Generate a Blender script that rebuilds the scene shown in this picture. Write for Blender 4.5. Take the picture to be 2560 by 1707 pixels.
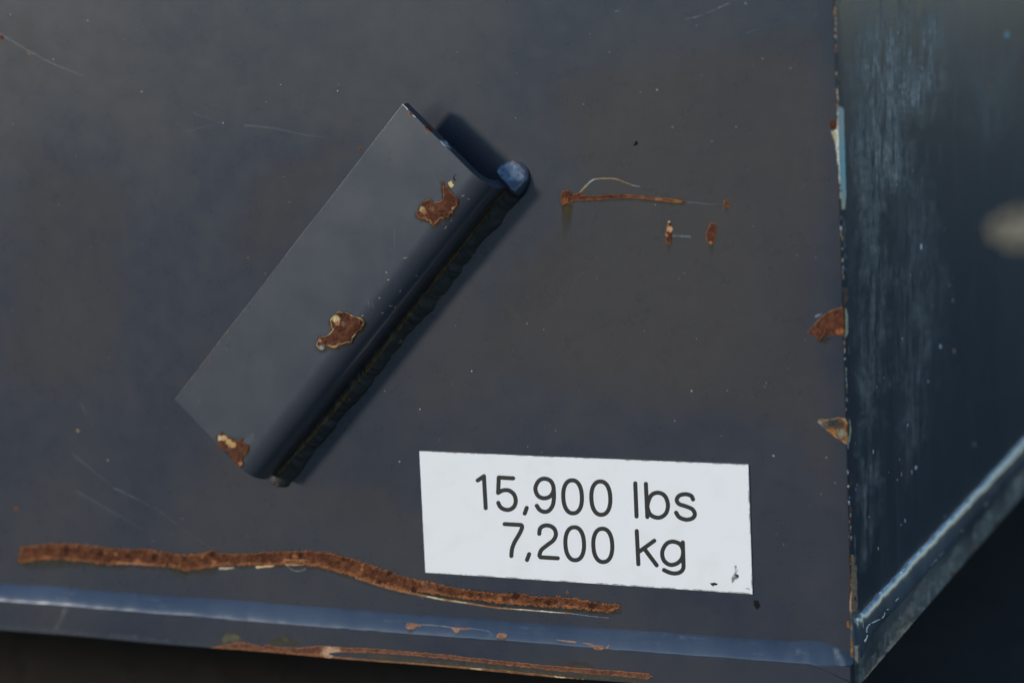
import bpy, bmesh, math, random
import numpy as np
from mathutils import Vector, Matrix
from mathutils.bvhtree import BVHTree

random.seed(7)
for o in list(bpy.data.objects):
    bpy.data.objects.remove(o)
scene = bpy.context.scene
COL = scene.collection
U = 0.00025                                   # metres per tracing unit

# ------------------------------------------------------------------ camera
F_PX, PITCH, YAW, ROLL = 5997.31, 0.1740715, 0.4164426, -0.0523851
CAM = np.array([1524.81, -5371.60, 1883.97])
_fw = np.array([-math.sin(YAW) * math.cos(PITCH), math.cos(YAW) * math.cos(PITCH), -math.sin(PITCH)])
_rt = np.cross(_fw, [0, 0, 1.0]); _rt /= np.linalg.norm(_rt)
_up = np.cross(_rt, _fw)
_cr, _sr = math.cos(ROLL), math.sin(ROLL)
RT, UP, FW = _cr * _rt + _sr * _up, -_sr * _rt + _cr * _up, _fw
cam_d = bpy.data.cameras.new('camera')
cam = bpy.data.objects.new('camera', cam_d); COL.objects.link(cam)
m = Matrix.Identity(4)
for i in range(3):
    m[i][0], m[i][1], m[i][2], m[i][3] = RT[i], UP[i], -FW[i], CAM[i] * U
cam.matrix_world = m
cam_d.sensor_width = 36.0
cam_d.lens = F_PX / 2560 * 36.0
cam_d.clip_start = 0.05
cam_d.clip_end = 500
cam_d.dof.use_dof = True
cam_d.dof.focus_distance = 5960 * U
cam_d.dof.aperture_fstop = 3.4
scene.camera = cam

# ------------------------------------------------------------------ light
TO_SUN = Vector((-1.02, -1.0, 0.40)).normalized()
world = bpy.data.worlds.new('World'); scene.world = world
world.use_nodes = True
wn = world.node_tree.nodes; wl = world.node_tree.links
sky = wn.new('ShaderNodeTexSky'); sky.sky_type = 'NISHITA'; sky.sun_disc = False
sky.sun_elevation = math.asin(TO_SUN.z)
sky.sun_rotation = math.atan2(TO_SUN.x, TO_SUN.y)
sky.air_density = 1.05; sky.dust_density = 0.0; sky.ozone_density = 3.5; sky.altitude = 600
bg = wn['Background']; bg.inputs['Strength'].default_value = 0.15
wl.new(sky.outputs[0], bg.inputs['Color'])
sd = bpy.data.lights.new('sun', 'SUN'); sd.energy = 2.1; sd.angle = math.radians(6.5)
sd.color = (1.0, 0.905, 0.785)
sun = bpy.data.objects.new('sun', sd); COL.objects.link(sun)
sun.rotation_euler = (-TO_SUN).to_track_quat('-Z', 'Y').to_euler()
sun.location = (-2, -2, 2)
vs = scene.view_settings
vs.view_transform = 'Standard'; vs.look = 'None'; vs.gamma = 1.0; vs.exposure = 0.47
vs.use_curve_mapping = False

# ------------------------------------------------------------------ materials
def new_mat(name):
    mt = bpy.data.materials.new(name); mt.use_nodes = True
    nt = mt.node_tree
    return mt, nt, nt.nodes, nt.links, nt.nodes['Principled BSDF']

def noise(nt, scale, detail=4, rough=0.55, vec=None, stretch=None, dist=0.0):
    n = nt.nodes.new('ShaderNodeTexNoise')
    n.inputs['Scale'].default_value = scale; n.inputs['Detail'].default_value = detail
    n.inputs['Roughness'].default_value = rough; n.inputs['Distortion'].default_value = dist
    tc = nt.nodes.new('ShaderNodeTexCoord'); src = tc.outputs['Object']
    if stretch:
        mp = nt.nodes.new('ShaderNodeMapping'); mp.inputs['Scale'].default_value = stretch
        nt.links.new(src, mp.inputs['Vector']); src = mp.outputs[0]
    nt.links.new(src, n.inputs['Vector'])
    return n.outputs['Fac']

def ramp(nt, fac, a, b, ca=(0, 0, 0, 1), cb=(1, 1, 1, 1)):
    r = nt.nodes.new('ShaderNodeValToRGB')
    r.color_ramp.elements[0].position = a; r.color_ramp.elements[1].position = b
    r.color_ramp.elements[0].color = ca; r.color_ramp.elements[1].color = cb
    nt.links.new(fac, r.inputs[0]); return r.outputs[0]

def mixc(nt, fac, a, b):
    n = nt.nodes.new('ShaderNodeMix'); n.data_type = 'RGBA'
    for sock, v in ((n.inputs[0], fac), (n.inputs[6], a), (n.inputs[7], b)):
        if isinstance(v, (int, float)): sock.default_value = v
        elif isinstance(v, tuple): sock.default_value = v
        else: nt.links.new(v, sock)
    return n.outputs[2]

def math_n(nt, op, a, b):
    n = nt.nodes.new('ShaderNodeMath'); n.operation = op
    for sock, v in zip(n.inputs, (a, b)):
        if isinstance(v, (int, float)): sock.default_value = v
        else: nt.links.new(v, sock)
    return n.outputs[0]

def bump(nt, height, strength, dist, normal=None):
    b = nt.nodes.new('ShaderNodeBump'); b.inputs['Strength'].default_value = strength
    b.inputs['Distance'].default_value = dist; nt.links.new(height, b.inputs['Height'])
    if normal is not None: nt.links.new(normal, b.inputs['Normal'])
    return b.outputs[0]

def paint(name, base, dust_reflect, dust_reflect_amt=0.5, rough=0.34, streak=0.0, bump_s=0.25, coat=0.5):
    mt, nt, N, L, P = new_mat(name)
    big = ramp(nt, noise(nt, 6.5, 3, 0.45, dist=0.5), 0.38, 0.60)  # broad dust tone; on the plate it stands in for blurred reflections
    fine = noise(nt, 60.0, 6, 0.65)
    f = math_n(nt, 'MULTIPLY', big, dust_reflect_amt)
    col = mixc(nt, f, base, dust_reflect)
    f2 = math_n(nt, 'MULTIPLY', ramp(nt, fine, 0.45, 0.75), dust_reflect_amt * 0.6)
    col = mixc(nt, f2, col, dust_reflect)
    if streak > 0:
        st = noise(nt, 46.0, 6, 0.7, stretch=(3.0, 3.0, 0.13))
        zone = noise(nt, 7.0, 3, 0.5, stretch=(1.4, 1.4, 0.55), dist=0.8)
        s = math_n(nt, 'MULTIPLY', ramp(nt, st, 0.42, 0.72), ramp(nt, zone, 0.40, 0.64))
        s = math_n(nt, 'MULTIPLY', s, streak)
        col = mixc(nt, s, col, (0.16, 0.175, 0.165, 1))
    L.new(col, P.inputs['Base Color'])
    r = math_n(nt, 'MULTIPLY_ADD', fine, 0.12); nt.nodes[-1].inputs[2].default_value = rough - 0.055
    L.new(r, P.inputs['Roughness'])
    P.inputs['Specular IOR Level'].default_value = 0.5
    P.inputs['Coat Weight'].default_value = coat; P.inputs['Coat Roughness'].default_value = 0.16
    peel = noise(nt, 900.0, 3, 0.6); wave = noise(nt, 55.0, 2, 0.5)
    b = bump(nt, wave, bump_s * 0.3, 0.0006)
    b = bump(nt, peel, bump_s * 0.5, 0.00015, b)
    L.new(b, P.inputs['Normal'])
    return mt

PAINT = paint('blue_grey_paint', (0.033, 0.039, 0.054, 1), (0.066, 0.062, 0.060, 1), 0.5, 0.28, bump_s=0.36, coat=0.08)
PAINT.node_tree.nodes['Principled BSDF'].inputs['Specular IOR Level'].default_value = 0.4
PAINT_BR = paint('blue_grey_paint_bracket', (0.034, 0.041, 0.057, 1), (0.066, 0.069, 0.078, 1), 0.6, 0.30, bump_s=0.32, coat=0.35)
PAINT_SHADED = paint('shaded_weld_paint', (0.020, 0.022, 0.026, 1), (0.034, 0.031, 0.025, 1), 0.7, 0.62, bump_s=0.6, coat=0.0)  # darkened to put the hook's shadow on its weld into the colour
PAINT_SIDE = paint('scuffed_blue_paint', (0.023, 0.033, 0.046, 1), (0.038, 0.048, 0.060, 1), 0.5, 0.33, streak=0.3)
PAINT_BEAD = paint('sky_tinted_bead_paint', (0.028, 0.041, 0.062, 1), (0.065, 0.082, 0.108, 1), 0.6, 0.22)  # bluer copy of the plate paint, with the sky's reflection in its colour
PAINT_SBEAD = paint('blue_grey_worn_bead_paint', (0.034, 0.046, 0.062, 1), (0.12, 0.135, 0.15, 1), 0.7, 0.24, streak=0.4)
PAINT_SBAR = paint('worn_side_bar_paint', (0.021, 0.027, 0.037, 1), (0.17, 0.165, 0.15, 1), 0.85, 0.34, streak=0.8)

def attr_mat(name, rough, relief=0.0, relief_scale=1500.0, vary=0.35, spec=0.3):
    """colour and opacity come from the mark's own traced colour attribute"""
    mt, nt, N, L, P = new_mat(name)
    a = N.new('ShaderNodeAttribute'); a.attribute_name = 'Col'
    n = noise(nt, relief_scale, 5, 0.7)
    v = ramp(nt, n, 0.30, 0.72, (1 - vary, 1 - vary, 1 - vary, 1), (1 + vary, 1 + vary, 1 + vary, 1))
    mul = N.new('ShaderNodeMix'); mul.data_type = 'RGBA'; mul.blend_type = 'MULTIPLY'; mul.inputs[0].default_value = 1
    L.new(a.outputs['Color'], mul.inputs[6]); L.new(v, mul.inputs[7])
    L.new(mul.outputs[2], P.inputs['Base Color'])
    L.new(a.outputs['Alpha'], P.inputs['Alpha'])
    P.inputs['Roughness'].default_value = rough; P.inputs['Specular IOR Level'].default_value = spec
    if relief: L.new(bump(nt, n, relief, 0.0006), P.inputs['Normal'])
    return mt

RUST = attr_mat('flaking_rust', 0.9, 0.8, 1100.0, 0.5, 0.1)
STAIN_SHEEN = attr_mat('stain_sheen_film', 0.75, 0.0, 900.0, 0.3, 0.2)  # carries stains as well as painted-on sheen and reflections
CHIP = attr_mat('chipped_primer', 0.7, 0.5, 1600.0, 0.25, 0.3)

GLINT = attr_mat('painted_glint', 0.28, 0.2, 1600.0, 0.15, 0.5)  # bright steel only for the glints painted on the side bead
GLINT.node_tree.nodes['Principled BSDF'].inputs['Metallic'].default_value = 0.8
mt, nt, N, L, P = new_mat('white_vinyl'); VINYL = mt
c = mixc(nt, ramp(nt, noise(nt, 40, 5, 0.6), 0.5, 0.85), (0.82, 0.81, 0.79, 1), (0.75, 0.74, 0.71, 1))
L.new(c, P.inputs['Base Color']); P.inputs['Roughness'].default_value = 0.5
P.inputs['Specular IOR Level'].default_value = 0.3
mt, nt, N, L, P = new_mat('black_print'); INK = mt
c = mixc(nt, noise(nt, 120, 4), (0.012, 0.012, 0.011, 1), (0.020, 0.020, 0.018, 1))
L.new(c, P.inputs['Base Color']); P.inputs['Roughness'].default_value = 0.5
mt, nt, N, L, P = new_mat('dark_earth'); EARTH = mt
c = mixc(nt, noise(nt, 3.0, 8, 0.65), (0.035, 0.029, 0.026, 1), (0.095, 0.083, 0.074, 1))
L.new(c, P.inputs['Base Color']); P.inputs['Roughness'].default_value = 0.95; P.inputs['Specular IOR Level'].default_value = 0.05
L.new(bump(nt, noise(nt, 25, 8, 0.7), 0.6, 0.02), P.inputs['Normal'])
mt, nt, N, L, P = new_mat('black_seed'); SEED = mt
c = mixc(nt, noise(nt, 900, 2), (0.004, 0.004, 0.004, 1), (0.012, 0.010, 0.009, 1))
L.new(c, P.inputs['Base Color']); P.inputs['Roughness'].default_value = 0.6

# ------------------------------------------------------------------ mesh helpers
def link(name, verts, faces, mat, parent=None, label=None, smooth=False):
    me = bpy.data.meshes.new(name); me.from_pydata([tuple(v) for v in verts], [], faces); me.update()
    if smooth: me.polygons.foreach_set('use_smooth', [True] * len(me.polygons))
    me.materials.append(mat)
    o = bpy.data.objects.new(name, me); COL.objects.link(o)
    if parent: o.parent = parent
    if label: o['label'] = label
    return o

def bevel(o, w, seg=2):
    b = o.modifiers.new('bevel', 'BEVEL'); b.width = w; b.segments = seg; b.limit_method = 'ANGLE'
    b.angle_limit = math.radians(40); b.harden_normals = False

def box(x0, x1, y0, y1, z0, z1):
    v = [(x, y, z) for x in (x0, x1) for y in (y0, y1) for z in (z0, z1)]
    f = [(0, 1, 3, 2), (4, 6, 7, 5), (0, 4, 5, 1), (2, 3, 7, 6), (0, 2, 6, 4), (1, 5, 7, 3)]
    return [(a * U, b * U, c * U) for a, b, c in v], f

def bvh(o):
    me = o.data
    return BVHTree.FromPolygons([v.co.copy() for v in me.vertices], [tuple(p.vertices) for p in me.polygons])

CAMV = Vector(CAM * U)
def ray_dir(px, py):
    d = FW * F_PX + RT * (px - 1280.0) - UP * (py - 853.5)
    return Vector(d).normalized()
def on_plane(px, py, h):
    """traced photo point on the plane h units in front of the front plate, in units"""
    d = ray_dir(px, py); t = (-h - CAM[1]) / d.y
    return CAM + np.array(d) * t

def vnoise(x, y, s, seed=0):
    """smooth value noise, about -1..1"""
    x = np.asarray(x, float) / s; y = np.asarray(y, float) / s
    xi = np.floor(x).astype(np.int64); yi = np.floor(y).astype(np.int64)
    fx = x - xi; fy = y - yi; fx = fx * fx * (3 - 2 * fx); fy = fy * fy * (3 - 2 * fy)
    def h(a, b):
        n = (a * 374761393 + b * 668265263 + seed * 974634457) & 0xffffffff
        n = ((n ^ (n >> 13)) * 1274126177) & 0xffffffff
        return ((n ^ (n >> 16)) & 0xffff) / 32767.5 - 1.0
    return (h(xi, yi) * (1 - fx) + h(xi + 1, yi) * fx) * (1 - fy) + (h(xi, yi + 1) * (1 - fx) + h(xi + 1, yi + 1) * fx) * fy

def seg_dist(X, Y, a, b):
    ax, ay = a; bx, by = b
    dx, dy = bx - ax, by - ay; L2 = dx * dx + dy * dy + 1e-9
    t = np.clip(((X - ax) * dx + (Y - ay) * dy) / L2, 0, 1)
    return np.hypot(X - ax - t * dx, Y - ay - t * dy), t

def sdf_poly(pts):
    def f(X, Y):
        d = np.full(X.shape, 1e9); ins = np.zeros(X.shape, bool)
        n = len(pts)
        for i in range(n):
            a, b = pts[i], pts[(i + 1) % n]
            d = np.minimum(d, seg_dist(X, Y, a, b)[0])
            if a[1] != b[1]:
                c = ((a[1] > Y) != (b[1] > Y)) & (X < (b[0] - a[0]) * (Y - a[1]) / (b[1] - a[1]) + a[0])
                ins ^= c
        return np.where(ins, -d, d)
    f.box = (min(p[0] for p in pts), min(p[1] for p in pts), max(p[0] for p in pts), max(p[1] for p in pts))
    return f

def sdf_line(lines, w0, w1=None):
    """polylines with width w0 tapering to w1 at the end; round caps"""
    if w1 is None: w1 = w0
    def f(X, Y):
        d = np.full(X.shape, 1e9)
        for pl in lines:
            L = [0]
            for a, b in zip(pl, pl[1:]): L.append(L[-1] + math.dist(a, b))
            for i in range(len(pl) - 1):
                s, t = seg_dist(X, Y, pl[i], pl[i + 1])
                k = (L[i] + t * (L[i + 1] - L[i])) / (L[-1] + 1e-9)
                d = np.minimum(d, s - 0.5 * (w0 + (w1 - w0) * k))
        return d
    xs = [p[0] for l in lines for p in l]; ys = [p[1] for l in lines for p in l]; m = max(w0, w1)
    f.box = (min(xs) - m, min(ys) - m, max(xs) + m, max(ys) + m)
    return f

def Z(x0, y0, s, pts): return [(x0 + x / s, y0 + y / s) for x, y in pts]

def smooth_pts(pts, closed=True, n=4):
    """Catmull-Rom"""
    out = []; k = len(pts)
    rng = range(k) if closed else range(k - 1)
    for i in rng:
        if closed: p = [pts[(i + j - 1) % k] for j in range(4)]
        else: p = [pts[max(0, min(k - 1, i + j - 1))] for j in range(4)]
        for q in range(n):
            t = q / n
            out.append(tuple(0.5 * (2 * p[1][a] + (p[2][a] - p[0][a]) * t + (2 * p[0][a] - 5 * p[1][a] + 4 * p[2][a] - p[3][a]) * t * t
                       + (3 * p[1][a] - p[0][a] - 3 * p[2][a] + p[3][a]) * t ** 3) for a in (0, 1)))
    if not closed: out.append(pts[-1])
    return out

def patch(name, sdf, tree, mat, parent, colour=None, cell=1.4, rough=0.0, rs=9.0, lift=0.00012, relief=0.0,
          label=None, seed=1, kind=None):
    """a thin irregular sheet that lies on a real surface: traced outline, own relief, own colours"""
    x0, y0, x1, y1 = sdf.box; pad = rough * 1.5 + 2 * cell
    gx = np.arange(x0 - pad, x1 + pad + cell, cell); gy = np.arange(y0 - pad, y1 + pad + cell, cell)
    X, Y = np.meshgrid(gx, gy)
    def ev(X, Y):
        d = sdf(X, Y)
        if rough:
            d = d + rough * (0.6 * vnoise(X, Y, rs, seed) + 0.45 * vnoise(X, Y, rs * 0.4, seed + 5))
        return d
    D = ev(X, Y)
    cx = (X[:-1, :-1] + cell / 2); cy = (Y[:-1, :-1] + cell / 2)
    keep = ev(cx, cy) < 0
    gy_, gx_ = np.gradient(D, cell)
    cnt = np.zeros(X.shape, int)
    for a in (0, 1):
        for b in (0, 1):
            cnt[a:a + keep.shape[0], b:b + keep.shape[1]] += keep
    edge = (cnt > 0) & (cnt < 4)
    gl = np.hypot(gx_, gy_) + 1e-6
    step = np.clip(D / np.maximum(gl, 0.5), -cell, cell)
    X2 = np.where(edge, X - step * gx_ / gl, X); Y2 = np.where(edge, Y - step * gy_ / gl, Y)
    idx = -np.ones(X.shape, int); verts = []; info = []
    for i, j in zip(*np.nonzero(cnt > 0)):
        px, py = X2[i, j], Y2[i, j]
        d = ray_dir(px, py)
        loc, nor, _, _ = tree.ray_cast(CAMV, d)
        if loc is None: continue
        if nor.dot(d) > 0: nor = -nor
        depth = max(0.0, -float(D[i, j])) if not edge[i, j] else 0.0
        h = lift
        if relief:
            h += relief * (0.5 + 0.5 * float(vnoise(px, py, 5.0, seed + 9))) * min(1, depth / 3)
            h += relief * 0.9 * math.exp(-((depth - 1.6) / 1.6) ** 2)
        if edge[i, j]: h *= 0.25
        idx[i, j] = len(verts); verts.append(loc + nor * h)
        info.append((px, py, depth, gy_[i, j] / gl[i, j], gx_[i, j] / gl[i, j]))
    faces = []
    for i, j in zip(*np.nonzero(keep)):
        q = (idx[i, j], idx[i, j + 1], idx[i + 1, j + 1], idx[i + 1, j])
        if min(q) >= 0:
            mx = max((verts[q[0]] - verts[q[2]]).length, (verts[q[1]] - verts[q[3]]).length)
            if mx < 12 * cell * U: faces.append(tuple(reversed(q)))
    if not faces: return None
    o = link(name, verts, faces, mat, parent, label, smooth=True)
    if colour is not None:
        I = np.array(info); C = colour(I[:, 0], I[:, 1], I[:, 2], I[:, 3], I[:, 4])
        at = o.data.color_attributes.new('Col', 'FLOAT_COLOR', 'POINT')
        at.data.foreach_set('color', np.ascontiguousarray(C, dtype=np.float32).ravel())
    if kind: o['kind'] = kind
    return o

DARK, MID, ORANGE, CREAM = (0.075, 0.026, 0.014), (0.135, 0.050, 0.026), (0.34, 0.125, 0.045), (0.60, 0.42, 0.19)
def lerp(a, b, t): return a * (1 - t)[:, None] + b * t[:, None]
def rust_colour(rim=3.0, rimcol=ORANGE, low=0.7, spots=(), seed=2, dark=DARK, mid=MID, alpha_edge=0.0):
    def f(x, y, d, gy, gx):
        t = np.clip(0.5 + 0.6 * vnoise(x, y, 11, seed) + 0.5 * vnoise(x, y, 4, seed + 1), 0, 1)
        c = lerp(np.tile(dark, (len(x), 1)), np.tile(mid, (len(x), 1)), t)
        w = rim * (0.5 + low * np.clip(gy, -0.5, 1) + 0.9 * vnoise(x, y, 12, seed + 2))
        r = np.clip(1.25 - d / np.maximum(w, 0.3), 0, 1)
        c = lerp(c, np.tile(rimcol, (len(x), 1)), r * 0.9)
        for sx, sy, sr, sc in spots:
            k = np.clip(1.3 - np.hypot(x - sx, y - sy) / sr + 0.35 * vnoise(x, y, max(2.5, sr * 0.4), seed + 3), 0, 1)
            c = lerp(c, np.tile(sc, (len(x), 1)), np.clip(k * 1.6, 0, 1))
        a = np.ones((len(x), 1))
        if alpha_edge: a = np.clip(d / alpha_edge, 0.15, 1)[:, None]
        return np.hstack([c, a])
    return f
def flat_colour(c, alpha=1.0, soft=0.0, seed=4, grad=None, vary=0.0, streak=0.0):
    """grad: (x0, y0, x1, y1) fades the opacity from full at 0 to nothing at 1"""
    def f(x, y, d, gy, gx):
        col = np.tile(c, (len(x), 1)) * (1 + vary * vnoise(x, y, 8, seed))[:, None]
        a = np.full(len(x), alpha)
        if soft: a = a * np.clip(d / soft, 0, 1)
        if streak:
            n_ = .55 * vnoise(x, y * .09, 7, seed + 3) + .45 * vnoise(x, y * .14, 3.0, seed + 4) + .35 * vnoise(x, y * .5, 26, seed + 6)
            a = a * np.clip(1 - streak + streak * (.5 + n_), 0, 1.4)
        if grad:
            dx, dy = grad[2] - grad[0], grad[3] - grad[1]
            t = ((x - grad[0]) * dx + (y - grad[1]) * dy) / (dx * dx + dy * dy)
            a = a * np.clip(1 - t, 0, 1)
        return np.hstack([col, np.clip(a, 0, 1)[:, None]])
    return f

def halo(sdf, grow, tree, parent, col=(.055, .042, .018), al=.5, drop=0.0):
    g = lambda X, Y: sdf(X, Y - drop) - grow
    b = sdf.box; g.box = (b[0] - grow, b[1] - grow, b[2] + grow, b[3] + grow + drop)
    return patch('rust_stain', g, tree, STAIN_SHEEN, parent, flat_colour(col, al, grow * 1.3, vary=.4), 1.8, grow * .6, 9, 0.00004)

# ------------------------------------------------------------------ setting
gz = -640
vg, fg = [], []
n = 24
for i in range(n + 1):
    for j in range(n + 1):
        a = (i / n * 2 - 1); b = (j / n * 2 - 1)
        vg.append((a * abs(a) * 80, b * abs(b) * 80, gz * U + 0.004 * math.sin(i * 3.1 + j * 1.7) - 0.006))
for i in range(n):
    for j in range(n):
        k = i * (n + 1) + j
        fg.append((k, k + n + 1, k + n + 2, k + 1))
ground = link('ground', vg, fg, EARTH); ground['kind'] = 'structure'
ground['label'] = 'dark bare earth in deep shade beneath the steel box'

# ------------------------------------------------------------------ the steel box
root = bpy.data.objects.new('steel_ballast_box', None); COL.objects.link(root)
root.location = (0, 0, gz * U)
root['label'] = 'dark blue-grey painted steel ballast box with welded hook and white weight sticker'
root['category'] = 'ballast box'
root_inv = Matrix.Translation(-root.location)
def adopt(o, p=None):
    o.parent = p or root
    if p is None: o.matrix_parent_inverse = root_inv
    return o

T = 46                                        # plate thickness
ZT = 5200; XL = -9600; YB = 8000
def grid_plate(name, x0, x1, z0, z1, nx, nz, thick, mat, bow):
    """a rolled plate, very slightly wavy on its outer face"""
    v, f = [], []
    for s in (0, 1):
        for j in range(nz + 1):
            for i in range(nx + 1):
                x = x0 + (x1 - x0) * i / nx; z = z0 + (z1 - z0) * j / nz
                e = min(1, (x1 - x) / 300) * min(1, (z - z0) / 400)
                y = (bow * e * (0.7 * math.sin(x / 410 + 1.0) * math.sin(z / 520 + .4) + 0.5 * math.sin(x / 190 + z / 260)) if s == 0 else thick)
                v.append((x * U, y * U, z * U))
    def k(s, j, i): return s * (nx + 1) * (nz + 1) + j * (nx + 1) + i
    for j in range(nz):
        for i in range(nx):
            f.append((k(0, j, i), k(0, j, i + 1), k(0, j + 1, i + 1), k(0, j + 1, i)))
            f.append((k(1, j, i), k(1, j + 1, i), k(1, j + 1, i + 1), k(1, j, i + 1)))
    for j in range(nz):
        f.append((k(0, j, nx), k(1, j, nx), k(1, j + 1, nx), k(0, j + 1, nx)))
        f.append((k(0, j, 0), k(0, j + 1, 0), k(1, j + 1, 0), k(1, j, 0)))
    for i in range(nx):
        f.append((k(0, 0, i), k(1, 0, i), k(1, 0, i + 1), k(0, 0, i + 1)))
        f.append((k(0, nz, i), k(0, nz, i + 1), k(1, nz, i + 1), k(1, nz, i)))
    o = link(name, v, f, mat, smooth=True)
    o.data.polygons.foreach_set('use_smooth', [len(set(q)) == 4 and (i < 2 * nx * nz) for i, q in enumerate([tuple(p.vertices) for p in o.data.polygons])])
    return o
front = adopt(grid_plate('front_plate', XL, 0, 20, ZT, 160, 86, T, PAINT, 1.6))
front['label'] = 'broad dark blue-grey painted front plate with rust streaks'
bevel(front, 5 * U, 3)
v, f = box(-T, -2, T + 0.2, YB, 29.5, ZT)
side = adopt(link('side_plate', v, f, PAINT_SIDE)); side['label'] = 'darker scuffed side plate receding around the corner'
v, f = box(XL, XL + T, T + 0.2, YB, 29.5, ZT); adopt(link('end_plate', v, f, PAINT))
v, f = box(XL, -2, YB + .2, YB + T, 29.5, ZT); adopt(link('back_plate', v, f, PAINT))
v, f = box(XL, 0, 0, YB + T, ZT + .2, ZT + T); adopt(link('top_plate', v, f, PAINT))
v, f = box(XL + T, -T, T + .5, YB - 1, 29.5, 29.5 + T); adopt(link('floor_plate', v, f, PAINT))
for y in (3900, 7300):
    v, f = box(XL + 100, -900, y, y + 300, gz, 29); adopt(link('skid', v, f, PAINT))

# front base bar: front face at -32, bottom at 0, top at 84
v, f = [], []
nb = 120
for i in range(nb + 1):
    x = XL + (0 - XL) * i / nb
    w = 1.2 * math.sin(i * 0.9) + 0.8 * math.sin(i * 0.37 + 1)
    for y, z in ((-32, 0 + w), (-32, 84 + w * .4), (-1, 84 + w * .4), (19, 19.5), (19, 0 + w)):
        v.append((x * U, y * U, z * U))
for i in range(nb):
    for a in range(5):
        b = (a + 1) % 5
        f.append((i * 5 + a, (i + 1) * 5 + a, (i + 1) * 5 + b, i * 5 + b))
f.append((4, 3, 2, 1, 0)); f.append(tuple(nb * 5 + a for a in range(5)))
fbar = adopt(link('base_bar', v, f, PAINT)); fbar['label'] = 'rust-edged steel bar along the bottom of the front plate'
bevel(fbar, 1.6 * U, 2)
# side base bar
v, f = box(-1.5, 11.8, 2, YB, 29, 129)
sbar = adopt(link('base_bar', v, f, PAINT_SBAR)); sbar['label'] = 'worn beige-streaked bar along the foot of the side plate'
bevel(sbar, 3 * U, 2)

# front weld bead: convex fillet from (y=0, z=128) to (y=-32, z=84)
def sweep(name, sections, mat, closed_ends=True):
    v, f = [], []; k = len(sections[0])
    for s in sections: v += [tuple(c * U for c in p) for p in s]
    for i in range(len(sections) - 1):
        for a in range(k - 1):
            f.append((i * k + a, i * k + a + 1, (i + 1) * k + a + 1, (i + 1) * k + a))
    if closed_ends:
        f.append(tuple(range(k - 1, -1, -1))); f.append(tuple((len(sections) - 1) * k + a for a in range(k)))
    return link(name, v, f, mat, smooth=True)
secs = []
xs = list(np.arange(XL, -140, 8.0)) + list(np.arange(-140, 1, 4.0))
for x in xs:
    w1 = 2.2 * float(vnoise(x, 0, 120, 1)) + 1.0 * float(vnoise(x, 0, 34, 2))
    w2 = 1.8 * float(vnoise(x, 0, 150, 3)) + 0.9 * float(vnoise(x, 0, 40, 4))
    if x > -160:                                # the bead swells, then dives to the corner
        t = (x + 160) / 160
        w1 += 7 * math.sin(min(1, t * 1.4) * math.pi) - 30 * max(0, (t - .6) / .4) ** 1.5
        w2 -= 34 * max(0, (t - .35) / .65) ** 1.3
    top = (0.5, 128 + w1); bot = (-32.6, 81 + w2)
    sec = []
    for q in range(11):
        t = q / 10
        y = top[0] + (bot[0] - top[0]) * t; z = top[1] + (bot[1] - top[1]) * t
        hump = (3.7 + 0.35 * float(vnoise(x, t * 40, 60, 6)) + .45 * float(vnoise(x, t * 30, 24, 7))) * (4 * t * (1 - t)) ** 0.8
        y -= hump * 0.80; z += hump * 0.60
        sec.append((x, y, z))
    sec.append((x, -20, 70)); sec.append((x, 1.5, 90))
    secs.append(sec)
bead = adopt(sweep('weld_bead', secs, PAINT_BEAD)); bead['label'] = 'smooth weld bead, sky reflection painted in blue, running along the bottom of the front plate'

# side weld bead with two crisp ridges
secs = []
for y in list(np.arange(8, 120, 4.0)) + list(np.arange(120, YB - 40, 14.0)):
    w1 = 2.0 * float(vnoise(y, 0, 60, 11)) + 1.2 * float(vnoise(y, 0, 22, 12))
    w2 = 2.6 * float(vnoise(y, 0, 70, 13)) + 1.6 * float(vnoise(y, 0, 24, 14))
    st = max(0, 1 - (y - 8) / 110)
    w2 -= 34 * st ** 1.4
    w1 += 2 * st
    e = min(1, (y - 4) / 18)
    secs.append([(-2.4, y, 188.5 + w1), (1.6, y, 187 + w1), (6.4 * e, y, 181 + w1), (11.0 * e, y, 168 + w1 * .7 + w2 * .3), (14.6 * e, y, 152 + w1 * .4 + w2 * .6),
                 (17.4 * e + .6, y, 137 + w2), (18.0 * e, y, 129 + w2), (15.6 * e, y, 123 + w2), (11.0, y, 118 + w2), (-2.2, y, 118 + w2)])
sbead = adopt(sweep('weld_bead', secs, PAINT_SBEAD)); sbead['label'] = 'ridged weld bead climbing away along the foot of the side plate'

# ------------------------------------------------------------------ hook bracket
HA = 104.0
A = on_plane(1006, 259, HA); B = on_plane(436, 998, HA)
ax = A - B; LEN = np.linalg.norm(ax); ax /= LEN
cv = np.cross(ax, [0, -1.0, 0])
nrm = np.array([0, -1.0, 0])
B0 = np.array([B[0], 0, B[2]])
def loc_br(s, c, h): return B0 + ax * s + cv * c + nrm * h
TH = 30.0
outer = [(0, 104), (40, 105), (80, 106), (120, 107), (160, 108), (195, 108.9), (220, 109.4)]
cc, ch, rr = 250.0, 44.0, 66.0
for q in range(0, 13):
    a = math.radians(95 - q * 7.7); outer.append((cc + rr * math.cos(a), ch + rr * math.sin(a)))
outer += [(315.5, 40), (316, 18), (316, -3)]
inner = []
for i, (c0, h0) in enumerate(outer):
    p = outer[max(0, i - 1)]; q = outer[min(len(outer) - 1, i + 1)]
    dx, dy = q[0] - p[0], q[1] - p[1]; l = math.hypot(dx, dy)
    inner.append((c0 + dy / l * TH, h0 - dx / l * TH))
prof = outer + inner[::-1]
K = len(prof); ko = len(outer)
v, f = [], []
NS = 44
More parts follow.
